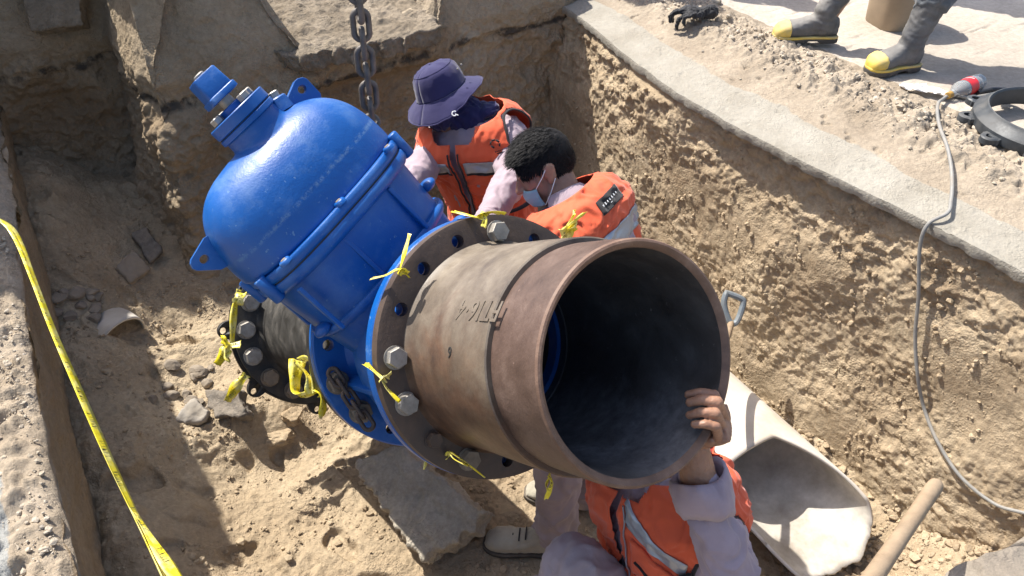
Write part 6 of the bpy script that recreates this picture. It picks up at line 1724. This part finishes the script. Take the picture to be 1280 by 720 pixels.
# shovels
M['wood'] = plain('worn_wood', (.30, .215, .135), .7, var=.25, scale=14, bump=.4, bscale=90, dust=.3)
q0, q1 = P(1170, 606, 1.62), P(1082, 735, 1.30); dq = nrm(q1 - q0)
sh = empty('shovel', q1 + dq * .8, 'wooden shovel shaft rising from the lower right edge', 'shovel')
mb = MB(); pts = [q0 - dq * .004, q0, q0 + dq * .012] + [q0 + dq * x for x in np.linspace(.05, 1.1, 12)]; mb.tube(pts, [.008, .0145, .016] + [.016 - .001 * math.sin(i) for i in range(12)], 20); mb.build('shaft', M['wood'], sh)
e2 = q0 + dq * 1.1; s_ = nrm(np.cross(dq, V3(0, 0, 1))); n_ = np.cross(s_, dq); g = np.zeros((10, 9, 3))
for i in range(10):
    for j in range(9):
        y, x = i / 9, (j / 8 - .5) * 2; w_ = .11 * (1 if y < .6 else math.sqrt(max(0, 1 - ((y - .6) / .42) ** 2)) + .05); g[i, j] = e2 + dq * (y * .28) + s_ * x * w_ + n_ * .03 * (x * x)
mb = MB(); mb.grid(g); o = mb.build('blade', M['chain'], sh); q = o.modifiers.new('s', 'SOLIDIFY'); q.thickness = .002
# D handle leaning on the right wall
M['grip'] = plain('grey_plastic_grip', (.17, .20, .22), .4, .1, .15, 30, dust=.25)
g0 = onwall(922, 368, .07); g1 = onwall(906, 404, .07); dn = nrm(g1 - g0)
sv = empty('spade', g1, 'spade with a grey D grip leaning on the sunlit wall behind the pipe', 'spade')
ZD = w2p(g0)[2] - .10
dpt = [P(908, 366, ZD), P(926, 373, ZD), P(929, 380, ZD), P(921, 402, ZD), P(912, 402, ZD), P(905, 380, ZD)]
mb = MB(); mb.tube(spline(dpt + [dpt[0]], 6)[:-1], .0135, 10, loop=True); mb.build('grip', M['grip'], sv)
h0 = P(914, 404, ZD); h1q = at(898, 545, FL + .12); h1q = V3(h0[0] - .14, h0[1] - .20, FL + .15)
h1q = P(872, 540, 2.6)
mb = MB(); mb.tube([h0, h0 * .5 + h1q * .5, h1q], .014, 12); mb.build('shaft', M['wood'], sv)

# broken white plastic pipe by the right wall: whole tube far, lower shell towards the viewer
M['pvc'] = plain('white_pvc', (.66, .63, .58), .5, var=.12, scale=6, bump=.15, bscale=30, dust=.7, dustc=(.42, .34, .24))
M['pvcin'] = plain('dirty_pvc_inside', (.58, .54, .47), .7, var=.3, scale=9, dust=.5, dustc=(.22, .17, .115))
def on_f(px, py, z): return at(px, py, z)
RW = .20
# axis parallel to the trench
axw = nrm(U + N * -.03)
pA = at(985, 640, FL + .16)          # near end of the lower shell, bottom
cn = V3(pA[0], pA[1], 0)
nA, uA = toG(cn)
print('pvc', nA, uA, fz(nA, uA))
zc_ = fz(1.75, 1.15) + RW * .76 + .055
wpipe = empty('white_pipe', G(1.82, 1.4, zc_ - RW), 'broken white plastic pipe lying at the foot of the sunlit wall', 'pipe')
side = N; upv = V3(0, 0, 1)
def shell(name, u0, u1, a0, a1, r, th, m, jag=.03, n=60, k=40, cn_=1.82, lab=None, seed=0):
    rr_ = np.random.default_rng(seed); g = np.zeros((k, n, 3)); j0 = np.cumsum(rr_.normal(size=n)) * jag * .12; j1 = np.cumsum(rr_.normal(size=n)) * jag * .12; j0 -= np.linspace(j0[0], j0[-1], n) * 0
    for i in range(k):
        x = i / (k - 1)
        for j in range(n):
            a = R(a0 + (a1 - a0) * j / (n - 1)); u = (u0 + j0[j]) * (1 - x) + (u1 + j1[j] * 0) * x
            g[i, j] = G(cn_, u, zc_) + side * r * math.cos(a) + upv * r * math.sin(a)
    mb = MB(); mb.grid(g); o = mb.build(name, m, wpipe, lab); s = o.modifiers.new('s', 'SOLIDIFY'); s.thickness = th; s.offset = 0
    return o
g = np.zeros((60, 150, 3)); rq = np.random.default_rng(4); jj = np.convolve(np.pad(rq.normal(size=150), 3, mode='wrap'), np.ones(7) / 7, 'valid') * .014
for j in range(150):
    a = -160 + 360 * j / 149; u0 = float(np.interp(a, [-160, -140, -60, -15, 15, 80, 150, 185, 200], [.90, .76, .70, .76, .82, 1.16, 1.18, 1.12, .90])) + jj[j] * (a < -20)
    for i in range(60):
        x = i / 59; u = u0 * (1 - x) + 2.15 * x; g[i, j] = G(1.82, u, zc_) + side * (.03 + RW * math.cos(R(a)) * 1.08) + upv * RW * .78 * math.sin(R(a))
mb = MB(); mb.grid(g); o = mb.build('pipe_shell', [M['pvc'], M['pvcin']], wpipe, 'broken shell cut away towards the viewer'); q_ = o.modifiers.new('s', 'SOLIDIFY'); q_.thickness = .013; q_.offset = 0; q_.material_offset = 1; q_.material_offset_rim = 0
g2 = g[:1].repeat(2, 0)
mb = MB(); mb.grid(np.stack([np.array([G(1.82, 1.7 + .03 * math.cos(3 * t), zc_) + side * (RW + .012) * 1.08 * math.cos(t) + upv * (RW + .012) * .80 * math.sin(t) for t in np.linspace(-1.2, 4.2, 50)]), np.array([G(1.82, 1.78 + .03 * math.cos(3 * t), zc_) + side * (RW + .012) * 1.08 * math.cos(t) + upv * (RW + .012) * .80 * math.sin(t) for t in np.linspace(-1.2, 4.2, 50)])], 0))
o = mb.build('pipe_socket', M['pvc'], wpipe); q_ = o.modifiers.new('s', 'SOLIDIFY'); q_.thickness = .01
# small white pipe end sticking out of the left heap
we = empty('pipe_stub', onfloor(160, 410), 'end of a white plastic pipe sticking out of the shaded dirt', 'pipe')
c0 = onfloor(150, 420) + V3(0, 0, -.03); dq = nrm(U * .35 + N * .9 + V3(0, 0, .0)); dq = nrm(cdir(V3(.55, -.2, -.5))); e_ = nrm(np.cross(dq, V3(0, 0, 1))); g_ = np.cross(e_, dq); g = np.zeros((14, 40, 3))
for i in range(14):
    for j in range(40):
        a = R(-20 + 220 * j / 39); L_ = -.30 + .30 * i / 13 + (.09 * math.cos(a - 1.2)) * (i / 13); g[i, j] = c0 + dq * L_ + (e_ * math.cos(a) + g_ * math.sin(a)) * .13
mb = MB(); mb.grid(g); o = mb.build('stub_shell', M['pvc'], we); s = o.modifiers.new('s', 'SOLIDIFY'); s.thickness = .010

# long caution tape at the left
def tpath(seq): return [P(x, y, z) for x, y, z in seq]
ribbon('caution_tape', [(tpath([(-30, 262, 2.55), (5, 278, 2.45), (22, 300, 2.40), (40, 345, 2.25), (66, 412, 2.05), (100, 490, 1.85), (140, 580, 1.62), (178, 660, 1.45), (214, 740, 1.30)]), .9, 1.35, 1.0), (tpath([(168, 640, 1.48), (200, 690, 1.38), (232, 742, 1.28)]), 1.2, .6, .9)], .031, 'long yellow caution tape slung along the left trench edge', seed=21, crumple=.25, print_scale=.6)
p = onfloor(32, 372)
# ------------------------------------------------------------------ machines just outside the picture
M['cab'] = plain('yellow_machine_paint', (.55, .36, .05), .5, var=.15, dust=.4)
M['truckpaint'] = plain('white_truck_paint', (.6, .6, .58), .5, var=.1, dust=.4)
M['cabdark'] = plain('dark_machine_steel', (.05, .05, .05), .6, dust=.4)
M['glassd'] = plain('tinted_glass', (.03, .035, .04), .08)
def mach(origin, A, B):
    """box builder in a machine's own frame: a ahead, b to its left, z up"""
    def q(a, b, z): return origin + A * a + B * b + V3(0, 0, z)
    def gbox(par, name, a0, a1, b0, b1, z0, z1_, m, bev=.03):
        mb = MB(); mb.box(q((a0 + a1) / 2, (b0 + b1) / 2, (z0 + z1_) / 2), (A * (a1 - a0) / 2, B * (b1 - b0) / 2, V3(0, 0, (z1_ - z0) / 2))); return mb.build(name, m, par, bevel=bev)
    return q, gbox
tip = CHAIN_TOP; tn, tu = toG(tip)
og = G(-5.2, tu, -.05); q, gbox = mach(og, N, U)
ex = empty('excavator', og, 'yellow excavator on the left bank whose boom carries the lifting chain', 'excavator')
for b0_ in (-1.25, .75):
    mb = MB(); mb.prism([q(a, b0_, z) for a, z in ((1.5, .42), (1.65, .25), (1.5, .04), (-1.4, .04), (-1.55, .25), (-1.4, .42))], U * .5); mb.build('track', M['cabdark'], ex, bevel=.03)
    for k in range(9):
        mb = MB(); mb.box(q(-1.25 + .32 * k, b0_ + .25, .44), (N * .06, U * .26, V3(0, 0, .02))); mb.build('track_pad', M['cabdark'], ex)
gbox(ex, 'turntable', -.8, .8, -.6, .6, .42, .62, M['cabdark'])
gbox(ex, 'engine_house', -2.0, .3, -1.25, 1.25, .63, 1.75, M['cab'], .06)
mb = MB(); mb.prism([q(a, .2, z) for a, z in ((1.3, .63), (.31, .63), (.31, 2.75), (1.0, 2.75), (1.33, 1.7))], U * 1.05); mb.build('cab', M['cab'], ex, bevel=.04)
mb = MB(); mb.prism([q(a, .3, z) for a, z in ((1.36, 1.05), (1.33, 1.05), (1.345, 1.68), (1.03, 2.62), (1.05, 2.64), (1.375, 1.70))], U * .85); mb.build('windscreen', M['glassd'], ex)
L_ = float(np.dot(tip - og, N)); zt = tip[2]
mb = MB(); mb.tube(spline([q(.9, -.3, 1.3), q(1.3, -.25, 3.2), q(2.4, -.15, 4.9), q(3.8, -.08, 5.6)], 8), .14, 4, flat=1.4); mb.build('boom', M['cab'], ex)
mb = MB(); mb.tube([q(3.7, -.08, 5.75), q(4.4, -.04, 5.55), tip + V3(0, 0, .28)], [.12, .12, .08], 4); mb.build('stick', M['cab'], ex)
mb = MB(); mb.tube([tip + V3(.05 * math.cos(w), 0, .10 + .06 * math.sin(w)) for w in np.linspace(-math.pi * .9, math.pi * .9, 16)] + [tip + V3(0, 0, .28)], .016, 8); mb.build('hook', M['cabdark'], ex)
mb = MB(); mb.tube([q(1.25, -.45, 1.6), q(2.2, -.35, 4.3)], .05, 12); mb.build('hydraulic_ram', M['chain'], ex)
